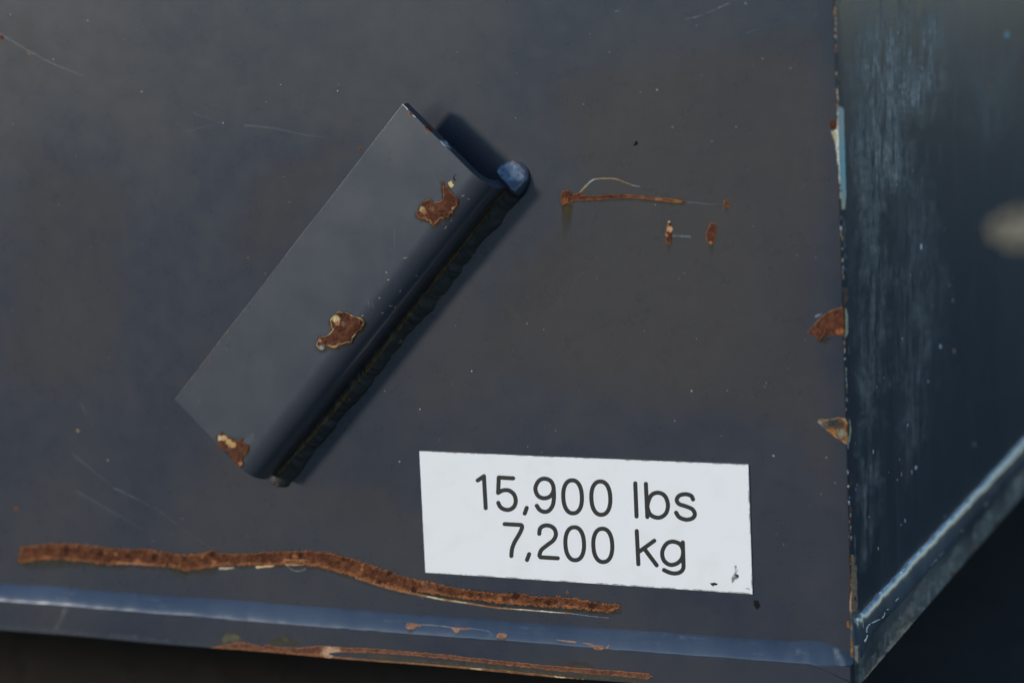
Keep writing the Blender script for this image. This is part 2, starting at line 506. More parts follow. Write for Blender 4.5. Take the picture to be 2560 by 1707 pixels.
for i in range(NS + 1):
    s = LEN * i / NS
    for k, (c0, h0) in enumerate(prof):
        wob = 0.6 * float(vnoise(s, c0, 90, 21))
        e = 1.3 * float(vnoise(c0, h0, 30, 22)) if i in (0, NS) else 0
        if c0 < 2: c0 = c0 + 1.2 * float(vnoise(s, 3, 120, 23))
        v.append(tuple(loc_br(s + e, c0, h0 + wob) * U))
for i in range(NS):
    for a in range(K):
        b = (a + 1) % K
        f.append((i * K + a, i * K + b, (i + 1) * K + b, (i + 1) * K + a))
for a in range(ko - 1):                        # the two cut ends, as quads through the thickness
    q = (a, a + 1, K - 2 - a, K - 1 - a)
    f.append(q[::-1]); f.append(tuple(NS * K + t for t in q))
hook = adopt(link('hook_bracket', v, f, PAINT_BR, smooth=True)); hook['label'] = 'slanted bent-plate hook welded to the front plate'
bm = bmesh.new(); bm.from_mesh(hook.data); bmesh.ops.recalc_face_normals(bm, faces=bm.faces); bm.to_mesh(hook.data); bm.free()
hook.data.set_sharp_from_angle(angle=math.radians(35))
bevel(hook, 1.3 * U, 2); hook.modifiers['bevel'].harden_normals = True
# weld along the hook's foot, rippled, running out past both ends
secs = []
smin, smax, SE = -26.0, LEN + 66.0, LEN - 4.0
for s_ in np.arange(smin, smax + .1, 2.0):
    e0 = min(1.0, (s_ - smin) / 34); e0 = math.sqrt(max(0.0, 1 - (1 - e0) ** 2))
    t2 = max(0.0, (s_ - SE) / (smax - SE))                     # 0..1 over the run-out past the upper end
    rip = (0.25 * math.sin(s_ / 4.4 + 5.0 * float(vnoise(s_, 0, 30, 31))) + 0.5 * float(vnoise(s_, 0, 8, 33)) + 1.5 * float(vnoise(s_, 0, 27, 39))) * min(1, max(0, LEN - 12 - s_) / 20)
    wd = (42 + 5 * float(vnoise(s_, 0, 55, 32)) + 2.2 * float(vnoise(s_, 0, 17, 37)) + rip) * e0
    hh = (18 + 2.5 * float(vnoise(s_, 5, 50, 34)) + rip * .8) * e0
    rnd = math.sqrt(max(0.0, 1 - t2 ** 2.2))
    k = min(1.0, t2 * 5)
    c_in = 312 - 50 * k * rnd
    c_out = 316 + wd * (1 if t2 == 0 else rnd)
    mid = 0.5 * (c_in + c_out) if t2 > 0 else 0
    sec = []
    for q in range(13):
        t = q / 12
        c = c_in + (c_out - c_in) * t
        h0 = (hh - rip * .8 * e0) * (1 - t) + rip * math.sin(math.pi * t) * e0 + 7 * math.sin(math.pi * t) * e0 + (1.1 * float(vnoise(c, s_ + (c - 340) * .8, 8, 36)) + 2.0 * float(vnoise(c, s_ * 1.0, 22, 40))) * min(1, t * 4) * e0
        h1 = (40 * (1 - t2 ** 1.5) + 1.8 * float(vnoise(c, s_, 14, 38)) * (1 - t2)) * ((.42 + .58 * (t / .78) ** .8) if t < .78 else math.cos((t - .78) / .22 * math.pi / 2) ** .6)
        h = h0 * (1 - k) + h1 * k
        if q == 12 or (q == 0 and k > .5): h = -1.0
        sec.append(tuple(loc_br(s_ - 9 * math.sin(math.pi * t) * e0 * (1 - k), c, h)))
    sec.append(tuple(loc_br(s_, c_in + (c_out - c_in) * .6, -1.2))); sec.append(tuple(loc_br(s_, c_in - 1, -1.2)))
    secs.append(sec)
hweld = sweep('weld_bead', secs, PAINT_SHADED); adopt(hweld, hook)
hweld.data.materials.append(PAINT_BEAD)  # run-out past the upper end takes the bluer paint as painted sky sheen
_u, _b = Vector(ax), Vector(B0 * U)
for p_ in hweld.data.polygons:
    if (p_.center - _b).dot(_u) > (LEN + 2) * U: p_.material_index = 1; hweld['label'] = 'rippled weld along the foot of the hook'

T_front, T_side, T_hook, T_bead, T_fbar, T_sbar, T_sbead, T_hweld = [bvh(o) for o in (front, side, hook, bead, fbar, sbar, sbead, hweld)]

# ------------------------------------------------------------------ weight sticker
lc = [(1049, 1127), (1871, 1161), (1881.6, 1484), (1064, 1430)]
def label_pts(n=40):
    out = []
    for i in range(4):
        a, b = lc[i], lc[(i + 1) % 4]
        for q in range(n):
            t = q / n
            out.append((a[0] + (b[0] - a[0]) * t, a[1] + (b[1] - a[1]) * t))
    return out
lp = label_pts(); v = []
for (x, y) in lp:
    jx, jy = .25 * float(vnoise(x, y, 7, 41)), .25 * float(vnoise(x, y, 7, 42))
    p = on_plane(x + jx, y + jy, 1.0); v.append(p * U)
vb = [(q[0], q[1] - 1.4 * U, q[2]) for q in v]; vf = [(q[0], 3 * U, q[2]) for q in v]
nl = len(v); verts = vb + vf
faces = [tuple(range(nl - 1, -1, -1))] + [(i, (i + 1) % nl, nl + (i + 1) % nl, nl + i) for i in range(nl)]
sticker = adopt(link('weight_sticker', verts, faces, VINYL)); sticker['label'] = 'white rectangular sticker printed 15,900 lbs and 7,200 kg'
bm = bmesh.new(); bm.from_mesh(sticker.data); bmesh.ops.recalc_face_normals(bm, faces=bm.faces); bmesh.ops.triangulate(bm, faces=[q for q in bm.faces if len(q.verts) > 4]); bm.to_mesh(sticker.data); bm.free()
T_lab = bvh(sticker)

S = 2.45
def G(pts): return Z(1000, 1080, S, pts)
def oval(cx, cy, a, b, e=2.25, rot=-0.045, n=40):
    o = []
    for i in range(n + 1):
        t = 2 * math.pi * i / n; c, s = math.cos(t), math.sin(t)
        x = a * math.copysign(abs(c) ** (2 / e), c); y = b * math.copysign(abs(s) ** (2 / e), s)
        o.append((cx + x * math.cos(rot) - y * math.sin(rot), cy + x * math.sin(rot) + y * math.cos(rot)))
    return o
def cr(pts, closed=False):
    q = smooth_pts(pts, closed, 6)
    return q + [q[0]] if closed else q
glyphs = [
 ('digit', [[(476, 295), (514, 269)], [(514, 269), (525, 464)]]),
 ('digit', [[(693, 282), (605, 277), (601, 371)], cr([(601, 371), (630, 356), (668, 357), (698, 381), (709, 418), (699, 454), (670, 474), (636, 471), (613, 455), (602, 432)])]),
 ('comma', [[(776, 463), (764, 497)]]),
 ('digit', [cr([(884, 284), (848, 300), (829, 345), (846, 389), (884, 404), (924, 388), (941, 345), (924, 300)], True), cr([(941, 345), (943, 395), (936, 445), (914, 478), (886, 487), (857, 476), (838, 450)])]),
 ('digit', [oval(1057, 395, 57, 101)]),
 ('digit', [oval(1230, 403, 58, 102)]),
 ('letter', [[(1441, 313), (1449, 515)]]),
 ('letter', [[(1506, 316), (1515, 518)], cr([(1519, 430), (1541, 384), (1582, 370), (1622, 390), (1641, 442), (1631, 492), (1600, 519), (1565, 521), (1532, 502), (1517, 465)], True)]),
 ('letter', [cr([(1795, 411), (1783, 389), (1750, 379), (1712, 387), (1695, 412), (1708, 438), (1750, 453), (1790, 471), (1806, 500), (1793, 525), (1755, 535), (1712, 521), (1691, 492)])]),
 ('digit', [[(641, 562), (738, 567)], cr([(738, 567), (746, 572), (746, 590), (728, 628), (702, 672), (686, 715), (682, 757)])]),
 ('comma', [[(791, 746), (778, 781)]]),
 ('digit', [cr([(853, 621), (858, 590), (882, 572), (915, 572), (944, 590), (955, 625), (940, 660), (902, 690), (866, 720), (855, 748), (855, 757), (862, 765)]), [(862, 765), (966, 771)]]),
 ('digit', [oval(1070, 682, 57, 101)]),
 ('digit', [oval(1242, 692, 58, 102)]),
 ('letter', [[(1450, 605), (1460, 807)], [(1557, 664), (1463, 732)], [(1494, 710), (1572, 814)]]),
 ('letter', [cr([(1668, 669), (1630, 685), (1606, 733), (1617, 785), (1655, 811), (1699, 801), (1728, 767), (1733, 720), (1712, 683)], True), [(1732, 674), (1736, 800)], cr([(1736, 800), (1735, 832), (1718, 855), (1685, 864), (1650, 858), (1617, 843)])]),
]
for kind_, lines in glyphs:
    patch(kind_, sdf_line([G(l) for l in lines], 10.6), T_lab, INK, sticker, cell=1.2, lift=0.00006)
patch('scuff_or_sheen', sdf_poly(G([(1898, 922), (1925, 920), (1948, 928), (1940, 936), (1925, 935), (1918, 945), (1905, 936)])), T_lab, STAIN_SHEEN, sticker, flat_colour((.01, .01, .01), 1), 0.9, 1.2, 4, 0.00005)
patch('scuff_or_sheen', sdf_poly(G([(2050, 790), (2062, 830), (2068, 860), (2078, 890), (2060, 902), (2045, 925), (2030, 930), (2025, 905), (2040, 880), (2050, 850), (2040, 830)])), T_lab, STAIN_SHEEN, sticker, flat_colour((.07, .06, .045), .55, 2.5), 1.2, 5, 5, 0.00005)
patch('scuff_or_sheen', sdf_poly(G([(2052, 868), (2075, 872), (2078, 888), (2060, 890)])), T_lab, STAIN_SHEEN, sticker, flat_colour((.03, .03, .025), .8, 1.0), 0.9, 2, 3, 0.00008)
patch('scuff_or_sheen', sdf_poly(G([(2110, 955), (2135, 950), (2155, 962), (2140, 970)])), T_lab, STAIN_SHEEN, sticker, flat_colour((.2, .16, .1), .4, 2), 1.2, 3, 4, 0.00005)
for a, b, off, w in ((0, 1, .8, 1.8), (3, 2, -.9, 2.2), (1, 2, 0, 1.8)):
    pts = [(lc[a][0] + (lc[b][0] - lc[a][0]) * t + (-1.4 if (a, b) == (1, 2) else 0), lc[a][1] + (lc[b][1] - lc[a][1]) * t + off) for t in (0.04, .3, .6, .99)]
    patch('edge_grime', sdf_line([pts], w), T_lab, STAIN_SHEEN, sticker, flat_colour((.12, .085, .06), .6, .8, vary=.4), 0.9, 1.5, 16, 0.00005)

# ------------------------------------------------------------------ wear on the hook
H1 = (1000, 420, 9.225); H2 = (770, 750, 10.453); H3 = (500, 1050, 7.838); E1 = (950, 230, 5.2275)
def sp(z, lst): return [(z[0] + x / z[2], z[1] + y / z[2], r / z[2], c) for x, y, r, c in lst]
TAN = (0.42, 0.22, 0.10)
p1 = [(375, 1060), (400, 1010), (455, 960), (480, 900), (490, 830), (520, 790), (590, 760), (650, 725), (700, 740), (740, 790), (800, 815), (850, 780), (930, 770), (985, 745), (1015, 690), (1005, 600), (1000, 500), (985, 420), (972, 300), (1005, 360), (1060, 410), (1110, 470), (1160, 540), (1220, 600), (1280, 640), (1330, 720), (1350, 780), (1335, 850), (1290, 900), (1240, 950), (1215, 1000), (1235, 1040), (1160, 1050), (1140, 1100), (1120, 1140), (1060, 1130), (1020, 1180), (950, 1165), (900, 1220), (850, 1285), (770, 1330), (710, 1285), (680, 1220), (610, 1215), (570, 1165), (480, 1170), (410, 1120)]
patch('rust_patch', sdf_poly(Z(*H1, p1)), T_hook, RUST, hook, rust_colour(3.0, (0.36, .15, .06), .8, sp(H1, [(510, 950, 55, (.5, .36, .16)), (560, 1010, 60, (.3, .14, .07)), (1235, 930, 30, (.55, .35, .18)), (740, 940, 60, (.17, .08, .045))]), 51), 0.9, 0.8, 4, relief=0.0003, label='rust patch near the upper end of the hook')
patch('paint_chip', sdf_poly(Z(*H1, [(1090, 320), (1140, 320), (1190, 290), (1210, 350), (1255, 390), (1230, 430), (1185, 475), (1150, 440), (1120, 380)])), T_hook, CHIP, hook, flat_colour((.62, .47, .21), 1, 1.2, vary=.2), 0.9, 1.0, 4, 0.0001, label='pale yellow paint chip above the upper rust patch')
patch('scuff_or_sheen', sdf_line([Z(*H1, [(1262, 280), (1238, 230), (1250, 180), (1300, 145)])], 5, 1.6), T_hook, STAIN_SHEEN, hook, flat_colour((.008, .006, .005), .9, .8), 0.9, 0.6, 4, 0.0001)
patch('rust_stain', sdf_poly(Z(*H1, [(960, 290), (1000, 420), (1010, 700), (960, 740), (940, 600), (950, 400)])), T_hook, STAIN_SHEEN, hook, flat_colour((.06, .04, .015), .4, 4), 1.4, 1, 6, 0.00006)
p2 = [(215, 1180), (235, 1120), (275, 1050), (300, 990), (350, 960), (450, 960), (530, 900), (600, 830), (660, 770), (620, 720), (600, 620), (575, 500), (650, 430), (720, 370), (760, 320), (820, 300), (920, 325), (980, 320), (1070, 350), (1150, 400), (1250, 440), (1370, 460), (1440, 510), (1480, 580), (1470, 660), (1420, 700), (1420, 770), (1340, 810), (1270, 870), (1230, 940), (1170, 1010), (1165, 1080), (1120, 1110), (1020, 1120), (920, 1150), (820, 1170), (780, 1220), (720, 1245), (620, 1235), (540, 1200), (470, 1190), (460, 1260), (400, 1315), (340, 1310), (270, 1260)]
patch('rust_patch', sdf_poly(Z(*H2, p2)), T_hook, RUST, hook, rust_colour(3.2, (0.55, .36, .15), .5, sp(H2, [(740, 500, 95, (.56, .42, .22)), (670, 470, 50, (.6, .45, .2)), (780, 610, 60, (.32, .15, .07)), (900, 390, 80, (.06, .028, .016)), (1390, 590, 32, (.03, .009, .006)), (360, 1255, 85, (.24, .24, .20)), (310, 1060, 45, (.42, .19, .08)), (930, 620, 70, (.15, .085, .055))]), 61), 0.9, 0.7, 4, relief=0.00035, label='rust patch with cream rim at the middle of the hook')
p3 = [(350, 430), (345, 300), (400, 280), (440, 225), (490, 290), (580, 330), (680, 390), (740, 400), (830, 360), (850, 430), (940, 460), (970, 540), (930, 640), (850, 700), (830, 770), (850, 860), (800, 910), (740, 950), (690, 900), (620, 830), (520, 720), (440, 630), (370, 540)]
patch('rust_patch', sdf_poly(Z(*H3, p3)), T_hook, RUST, hook, rust_colour(2.5, (0.25, .11, .05), .4, sp(H3, [(390, 350, 50, (.62, .46, .28)), (480, 350, 55, (.58, .36, .16)), (560, 420, 60, (.56, .34, .14)), (640, 480, 62, (.55, .32, .13)), (520, 640, 50, (.035, .04, .045)), (600, 730, 30, (.035, .04, .045)), (500, 700, 26, (.3, .05, .05)), (800, 850, 40, (.38, .16, .08))]), 71, dark=(.08, .033, .018)), 0.9, 1.2, 4, relief=0.0003, label='rust patch on the lower corner of the hook')
patch('scuff_or_sheen', sdf_poly(Z(*H3, [(840, 440), (880, 330), (980, 240), (1080, 240), (1080, 370), (1000, 480), (930, 500)])), T_hook, STAIN_SHEEN, hook, flat_colour((.12, .13, .14), .6, 3), 1.2, 1.5, 5, 0.00006)
for z_, p_ in ((H1, p1), (H2, p2), (H3, p3)): halo(sdf_poly(Z(*z_, p_)), 7, T_hook, hook, col=(.07, .042, .015), al=.7, drop=3)
for q in range(16):
    x, y = random.uniform(0, 1), random.uniform(.05, .95)
    px = 1000 + (440 - 1000) * y + x * 190; py = 275 + (990 - 275) * y + x * 185
    a = random.uniform(-.9, 1.2); l = random.uniform(12, 70)
    patch('scratch', sdf_line([[(px, py), (px + l * math.cos(a) * .5, py + l * math.sin(a) * .5 + 1), (px + l * math.cos(a + .1), py + l * math.sin(a + .1))]], 1.8, 1.0), T_hook, STAIN_SHEEN, hook, flat_colour((.30, .31, .33), random.uniform(.08, .24), .8), 1.0, .6, 7, 0.00006)
for q in range(26):
    y = random.uniform(.02, .98); x = abs(random.gauss(0, .16))
    px = 1002 + (442 - 1002) * y + x * 190; py = 272 + (990 - 272) * y + x * 185
    patch('scuff_or_sheen', sdf_line([[(px, py), (px - random.uniform(4, 26), py + random.uniform(6, 34))]], random.uniform(4, 13), 3), T_hook, STAIN_SHEEN, hook, flat_colour((.14, .145, .15), random.uniform(.1, .32), 3.0, vary=.4), 1.6, 3, 8, 0.00005)
# upper cut end
for pts, c in (([(370, 265), (400, 260), (422, 295), (400, 312), (378, 298)], None), ([(572, 470), (590, 443), (630, 447), (680, 490), (708, 530), (650, 520), (600, 490)], None), ([(605, 530), (640, 535), (645, 555), (618, 552)], None),
               ([(225, 200), (250, 190), (285, 165), (260, 200), (215, 250), (185, 290), (150, 330), (120, 325), (160, 285), (190, 255)], None)):
    patch('rust_spot', sdf_poly(Z(*E1, pts)), T_hook, RUST, hook, rust_colour(2.0, (.42, .17, .07), .2, (), 81), 0.8, 0.5, 3, relief=0.0001)
patch('paint_chip', sdf_poly(Z(*E1, [(775, 632), (810, 628), (840, 650), (850, 632), (880, 650), (890, 690), (945, 750), (900, 735), (850, 712), (810, 680)])), T_hook, CHIP, hook, flat_colour((.5, .51, .52), 1, .8, vary=.25), 0.8, 0.5, 3, 0.0001, label='bare grey chip on the upper cut end of the hook')
patch('worn_or_glint_edge', sdf_line([Z(*E1, [(292, 158), (330, 195), (362, 232)])], 1.8), T_hook, CHIP, hook, flat_colour((.7, .66, .58), 1), 0.7, .3, 3, 0.00012)
patch('worn_or_glint_edge', sdf_line([Z(*E1, [(432, 308), (462, 330)])], 1.8), T_hook, CHIP, hook, flat_colour((.6, .58, .52), 1), 0.7, .3, 3, 0.00012)
le = [(1000, 268), (900, 397), (760, 580), (640, 735), (520, 890), (440, 993)]
for a, b, w, al in ((0.08, .3, 1.4, .5), (.3, .55, 1.2, .4), (.5, .75, 1.3, .4), (.75, .98, 2.2, .6)):
    q = [(1004 + (438 - 1004) * t + 1.4, 262 + (996 - 262) * t) for t in np.linspace(a, b, 6)]
    patch('worn_or_glint_edge', sdf_line([q], w), T_hook, STAIN_SHEEN, hook, flat_colour((.16, .15, .14) if a < .7 else (.16, .12, .07), al, vary=.5), 0.8, .9, 12, 0.0001)
# chips on the bend
for x, y, l, a in ((1112, 572, 7, .9), (1156, 490, 6, .2), (965, 680, 5, -.9), (975, 765, 7, .1), (986, 770, 6, .9), (955, 782, 5, -.3), (1010, 645, 7, .1), (1040, 690, 4, .5), (905, 790, 4, .6), (1128, 552, 3, .4), (970, 700, 3, .2), (1000, 728, 3, .8), (948, 745, 3, .3), (1170, 498, 4, .1)):
    q = [(x, y), (x + l * math.cos(a), y - l * math.sin(a))]
    patch('paint_chip', sdf_line([q], 2.6, 1.4), T_hook, CHIP, hook, flat_colour((.36, .33, .26), .9), 0.8, .7, 3, 0.0001)
for q, al in (([(1090, 455), (1108, 475), (1118, 482)], .35), ([(1108, 462), (1130, 480)], .3), ([(985, 570), (988, 640)], .25), ([(1008, 560), (1016, 612)], .25), ([(845, 770), (850, 800)], .25), ([(920, 752), (928, 790)], .3), ([(932, 760), (934, 785)], .25), ([(880, 600), (940, 560)], .12), ([(720, 830), (800, 760)], .1)):
    patch('scratch', sdf_line([q], 2.6, 1.2), T_hook, STAIN_SHEEN, hook, flat_colour((.30, .31, .32), al, 1.0), 0.9, .6, 5, 0.00007)
# thin ochre rust seam between hook and weld
seam = [(1262, 474), (1210, 545), (1150, 622), (1080, 712), (1010, 803), (953, 878), (900, 945), (850, 1005), (800, 1066), (740, 1133), (694, 1184)]
patch('rust_seam', sdf_line([smooth_pts(seam, False, 6)], 6.0), T_hweld, RUST, hook, rust_colour(2.5, (.20, .13, .05), 0, (), 91, (.07, .045, .018), (.15, .095, .035)), 1.2, 2.6, 20, 0.0002, label='thin ochre rust seam between hook and weld')
for x, y, r in ((1100, 745, 4), (1000, 855, 5), (905, 990, 5), (870, 1000, 4), (980, 890, 4), (1180, 640, 4), (690, 1213, 4)):
    patch('rust_spot', sdf_line([[(x, y), (x + r, y - r * .6)]], r), T_hweld, RUST, hweld, rust_colour(2, (.25, .16, .06), 0, (), 93), 1.0, 1.5, 4, 0.0002)
patch('worn_or_glint_edge', sdf_line([Z(*E1, [(1665, 885), (1740, 910), (1800, 945), (1840, 990), (1890, 1050)])], 2.4), T_hweld, CHIP, hweld, flat_colour((.38, .2, .13), .8), 0.8, .6, 4, 0.0001)

# ------------------------------------------------------------------ wear on the front plate
W8 = (1360, 400, 4.523)
st = [(190, 400), (215, 345), (290, 345), (330, 385), (370, 380), (410, 365), (435, 400), (560, 405), (650, 400), (740, 390), (780, 400), (900, 390), (1050, 400), (1150, 410), (1300, 430), (1450, 440), (1560, 455), (1600, 470), (1570, 490), (1470, 485), (1300, 465), (1150, 445), (1000, 432), (850, 435), (650, 450), (450, 460), (340, 465), (300, 490), (240, 500), (215, 525), (195, 490)]
def stain(pts, col, al, soft, grad=None, tree=T_front, par=front, rough=3, cell=2.4, lift=0.00005, seed=3):
    return patch('rust_stain', sdf_poly(pts), tree, STAIN_SHEEN, par, flat_colour(col, al, soft, grad=grad, vary=.3), cell, rough, 12, lift, seed=seed)
stain(Z(*W8, [(180, 480), (260, 480), (350, 500), (340, 620), (290, 800), (255, 950), (200, 960), (190, 700)]), (.075, .05, .012), .6, 9, (1410, 510, 1408, 612))
stain(Z(*W8, [(1370, 940), (1440, 940), (1435, 1050), (1380, 1060)]), (.07, .045, .015), .45, 5, (1671, 605, 1671, 636))
stain(Z(*W8, [(1850, 940), (1930, 930), (1925, 1080), (1870, 1090)]), (.07, .05, .012), .5, 6, (1776, 605, 1776, 645))
stain(Z(*W8, [(2030, 520), (2100, 520), (2090, 620), (2040, 620)]), (.07, .045, .015), .35, 5, (1817, 515, 1817, 540))
patch('rust_scratch', sdf_poly(Z(*W8, st)), T_front, RUST, front, rust_colour(2.4, (.34, .13, .06), .5, sp(W8, [(240, 470, 40, (.2, .08, .03)), (1300, 440, 40, (.28, .12, .05)), (1500, 465, 50, (.27, .12, .04))]), 101), 0.9, 1.0, 5, relief=0.0003, label='comet-shaped rusted scratch right of the hook')
patch('scratch', sdf_line([smooth_pts(Z(*W8, [(405, 370), (480, 290), (540, 235), (600, 215), (700, 210), (800, 215), (880, 240), (960, 270), (1010, 290), (1085, 303)]), False, 4)], 4.6, 1.6), T_front, CHIP, front, rust_colour(1.5, (.3, .22, .1), 0, sp(W8, [(540, 240, 45, (.3, .33, .33)), (480, 290, 30, (.3, .25, .15)), (1040, 295, 50, (.22, .26, .30))]), 103, (.16, .09, .035), (.3, .2, .09)), 0.9, .6, 5, 0.00012, label='thin curved tan scratch above the rusted one')
patch('scratch', sdf_line([Z(*W8, [(1590, 475), (1750, 487), (1840, 500), (2010, 500)])], 2.0, 1.2), T_front, STAIN_SHEEN, front, flat_colour((.2, .23, .27), .5), 0.9, .5, 8, 0.00006)
patch('rust_spot', sdf_poly(Z(*W8, [(2030, 460), (2060, 460), (2080, 480), (2115, 495), (2100, 525), (2065, 530), (2045, 550), (2030, 530), (2040, 500)])), T_front, RUST, front, rust_colour(2.2, (.36, .15, .06), .3, (), 105), 0.8, .8, 3, relief=0.00015)
patch('rust_spot', sdf_poly(Z(*W8, [(1398, 690), (1425, 690), (1450, 740), (1462, 790), (1445, 830), (1446, 900), (1440, 940), (1410, 955), (1378, 930), (1385, 870), (1368, 840), (1390, 790), (1383, 740), (1410, 725)])), T_front, RUST, front, rust_colour(2.0, (.4, .16, .06), .2, sp(W8, [(1425, 775, 38, (.55, .3, .16)), (1415, 695, 20, (.6, .4, .25)), (1430, 730, 22, (.05, .02, .01)), (1385, 850, 20, (.4, .17, .06))]), 107), 0.8, .8, 3, relief=0.0002, label='small crooked rust spot below the rusted scratch')
patch('rust_spot', sdf_poly(Z(*W8, [(1880, 715), (1920, 710), (1950, 735), (1958, 780), (1940, 850), (1940, 910), (1915, 940), (1885, 958), (1855, 930), (1832, 880), (1838, 800), (1865, 770), (1868, 740)])), T_front, RUST, front, rust_colour(2.2, (.32, .12, .05), .3, sp(W8, [(1885, 940, 20, (.45, .2, .09))]), 109), 0.8, .8, 3, relief=0.0002, label='peanut-shaped rust spot below the rusted scratch')
patch('scuff_or_sheen', sdf_line([Z(*W8, [(1450, 858), (1540, 860)]), Z(*W8, [(1540, 862), (1620, 864)]), Z(*W8, [(1620, 864), (1655, 868)])], 5.0), T_front, STAIN_SHEEN, front, flat_colour((.22, .26, .30), .55, 1.5), 1.0, 1.2, 5, 0.00006)

# long rusted gouge above the bottom bead
O5 = 2.735
def C5(p): return [(x / O5, 1300 + y / O5) for x, y in p]
def C6(p): return [(800 + x / O5, 1300 + y / O5) for x, y in p]
top = C5([(122, 285), (145, 185), (300, 165), (450, 158), (600, 170), (750, 190), (900, 200), (1000, 192), (1100, 215), (1280, 235), (1400, 225), (1450, 200), (1500, 230), (1700, 230), (1850, 215), (2000, 210), (2150, 212)]) + \
    C6([(100, 228), (200, 258), (300, 290), (450, 340), (600, 395), (700, 410), (850, 445), (1000, 475), (1100, 490), (1250, 505), (1350, 495), (1500, 525), (1640, 525), (1760, 535), (1850, 560), (1950, 572), (2040, 572), (2052, 605)])
bot = C6([(1970, 628), (1800, 608), (1600, 592), (1300, 575), (1100, 550), (950, 530), (800, 505), (700, 490), (600, 492), (500, 470), (400, 438), (250, 390), (100, 345), (0, 320)]) + \
    C5([(2060, 300), (1950, 300), (1900, 302), (1700, 305), (1500, 312), (1400, 325), (1280, 348), (1200, 322), (1050, 312), (900, 300), (800, 300), (700, 297), (550, 277), (400, 267), (250, 272), (150, 292)])
for x0, x1, yy in ((130, 900, 290), (1150, 1500, 340)):
    stain(C5([(x0, yy - 30), (x1, yy - 5), (x1 - 30, yy + 60), ((x0 + x1) / 2, yy + 40), (x0 + 40, yy + 60)]), (.06, .05, .022), .45, 7, (300, 1300 + (yy - 10) / O5, 300, 1300 + (yy + 75) / O5), rough=6)
stain(C6([(560, 420), (1400, 500), (2040, 570), (2060, 640), (1900, 640), (1300, 600), (800, 530), (600, 500)]), (.05, .045, .028), .5, 6, rough=4)
gouge_spots = []
for _ in range(34):
    i_ = random.randrange(3, len(top) - 3); f_ = random.uniform(.15, .9)
    b_ = min(bot, key=lambda p: abs(p[0] - top[i_][0]))
    gouge_spots.append((top[i_][0] + random.uniform(-25, 25), top[i_][1] * (1 - f_) + b_[1] * f_, random.uniform(3, 9), random.choice([(.30, .12, .045), (.24, .085, .035), (.04, .015, .009), (.045, .018, .011), (.13, .07, .045)])))
patch('rust_gouge', sdf_poly(top + bot), T_front, RUST, front, rust_colour(5.0, (.37, .14, .055), 1.1, gouge_spots, 111, (.070, .025, .012), (.158, .058, .027)), 1.2, 5.0, 4, relief=0.00032, label='long wavy rusted gouge above the bottom weld bead')
patch('rust_line', sdf_line([smooth_pts(C6([(250, 392), (400, 442), (500, 472), (700, 514), (850, 543), (1000, 565), (1200, 597), (1400, 612), (1600, 628), (1710, 636)]), False, 4)], 5.4, 2.6), T_front, RUST, front, rust_colour(1.4, (.5, .28, .13), .4, [(1090, 1492, 22, (.62, .48, .27)), (1150, 1504, 18, (.55, .4, .2)), (1310, 1522, 30, (.66, .55, .36)), (1370, 1528, 30, (.66, .58, .40)), (1230, 1514, 20, (.34, .12, .05))], 113, (.2, .08, .035), (.36, .16, .07)), 1.0, .9, 6, relief=0.00015, label='thin cream and orange rust line under the gouge')
patch('scratch', sdf_line([C6([(1710, 636), (1850, 655), (1980, 668)])], 2.2, 1.0), T_front, STAIN_SHEEN, front, flat_colour((.3, .32, .34), .5), 1.0, .5, 6, 0.00006)
for q, w, c in ((C5([(1505, 329), (1545, 329), (1600, 325)]), 5.5, (.62, .48, .3)), (C5([(1757, 319), (1800, 317), (1872, 311)]), 6.5, (.66, .44, .22)), (C5([(1960, 303), (2080, 305)]), 5, (.5, .27, .13)), (C5([(1950, 262), (1950, 300)]), 4.5, (.4, .18, .08)), (C5([(1955, 270), (2110, 272)]), 4, (.36, .16, .07)), (C5([(805, 292), (1060, 302)]), 5, (.42, .19, .09))):
    patch('primer_flake', sdf_line([q], w, w * .7), T_front, CHIP, front, flat_colour(c, 1, .6, vary=.25), 1.0, 1.2, 7, 0.0005)
patch('scratch', sdf_line([smooth_pts(C5([(1970, 315), (2000, 340), (2050, 348), (2090, 330)]), False, 4)], 2), T_front, STAIN_SHEEN, front, flat_colour((.3, .28, .22), .6), 1.0, .5, 6, 0.00006)
patch('rust_spot', sdf_poly(C6([(1690, 478), (1702, 495), (1695, 505), (1682, 500)])), T_front, RUST, front, rust_colour(1.5, (.3, .16, .07), .2, (), 115), 1.0, .6, 3)
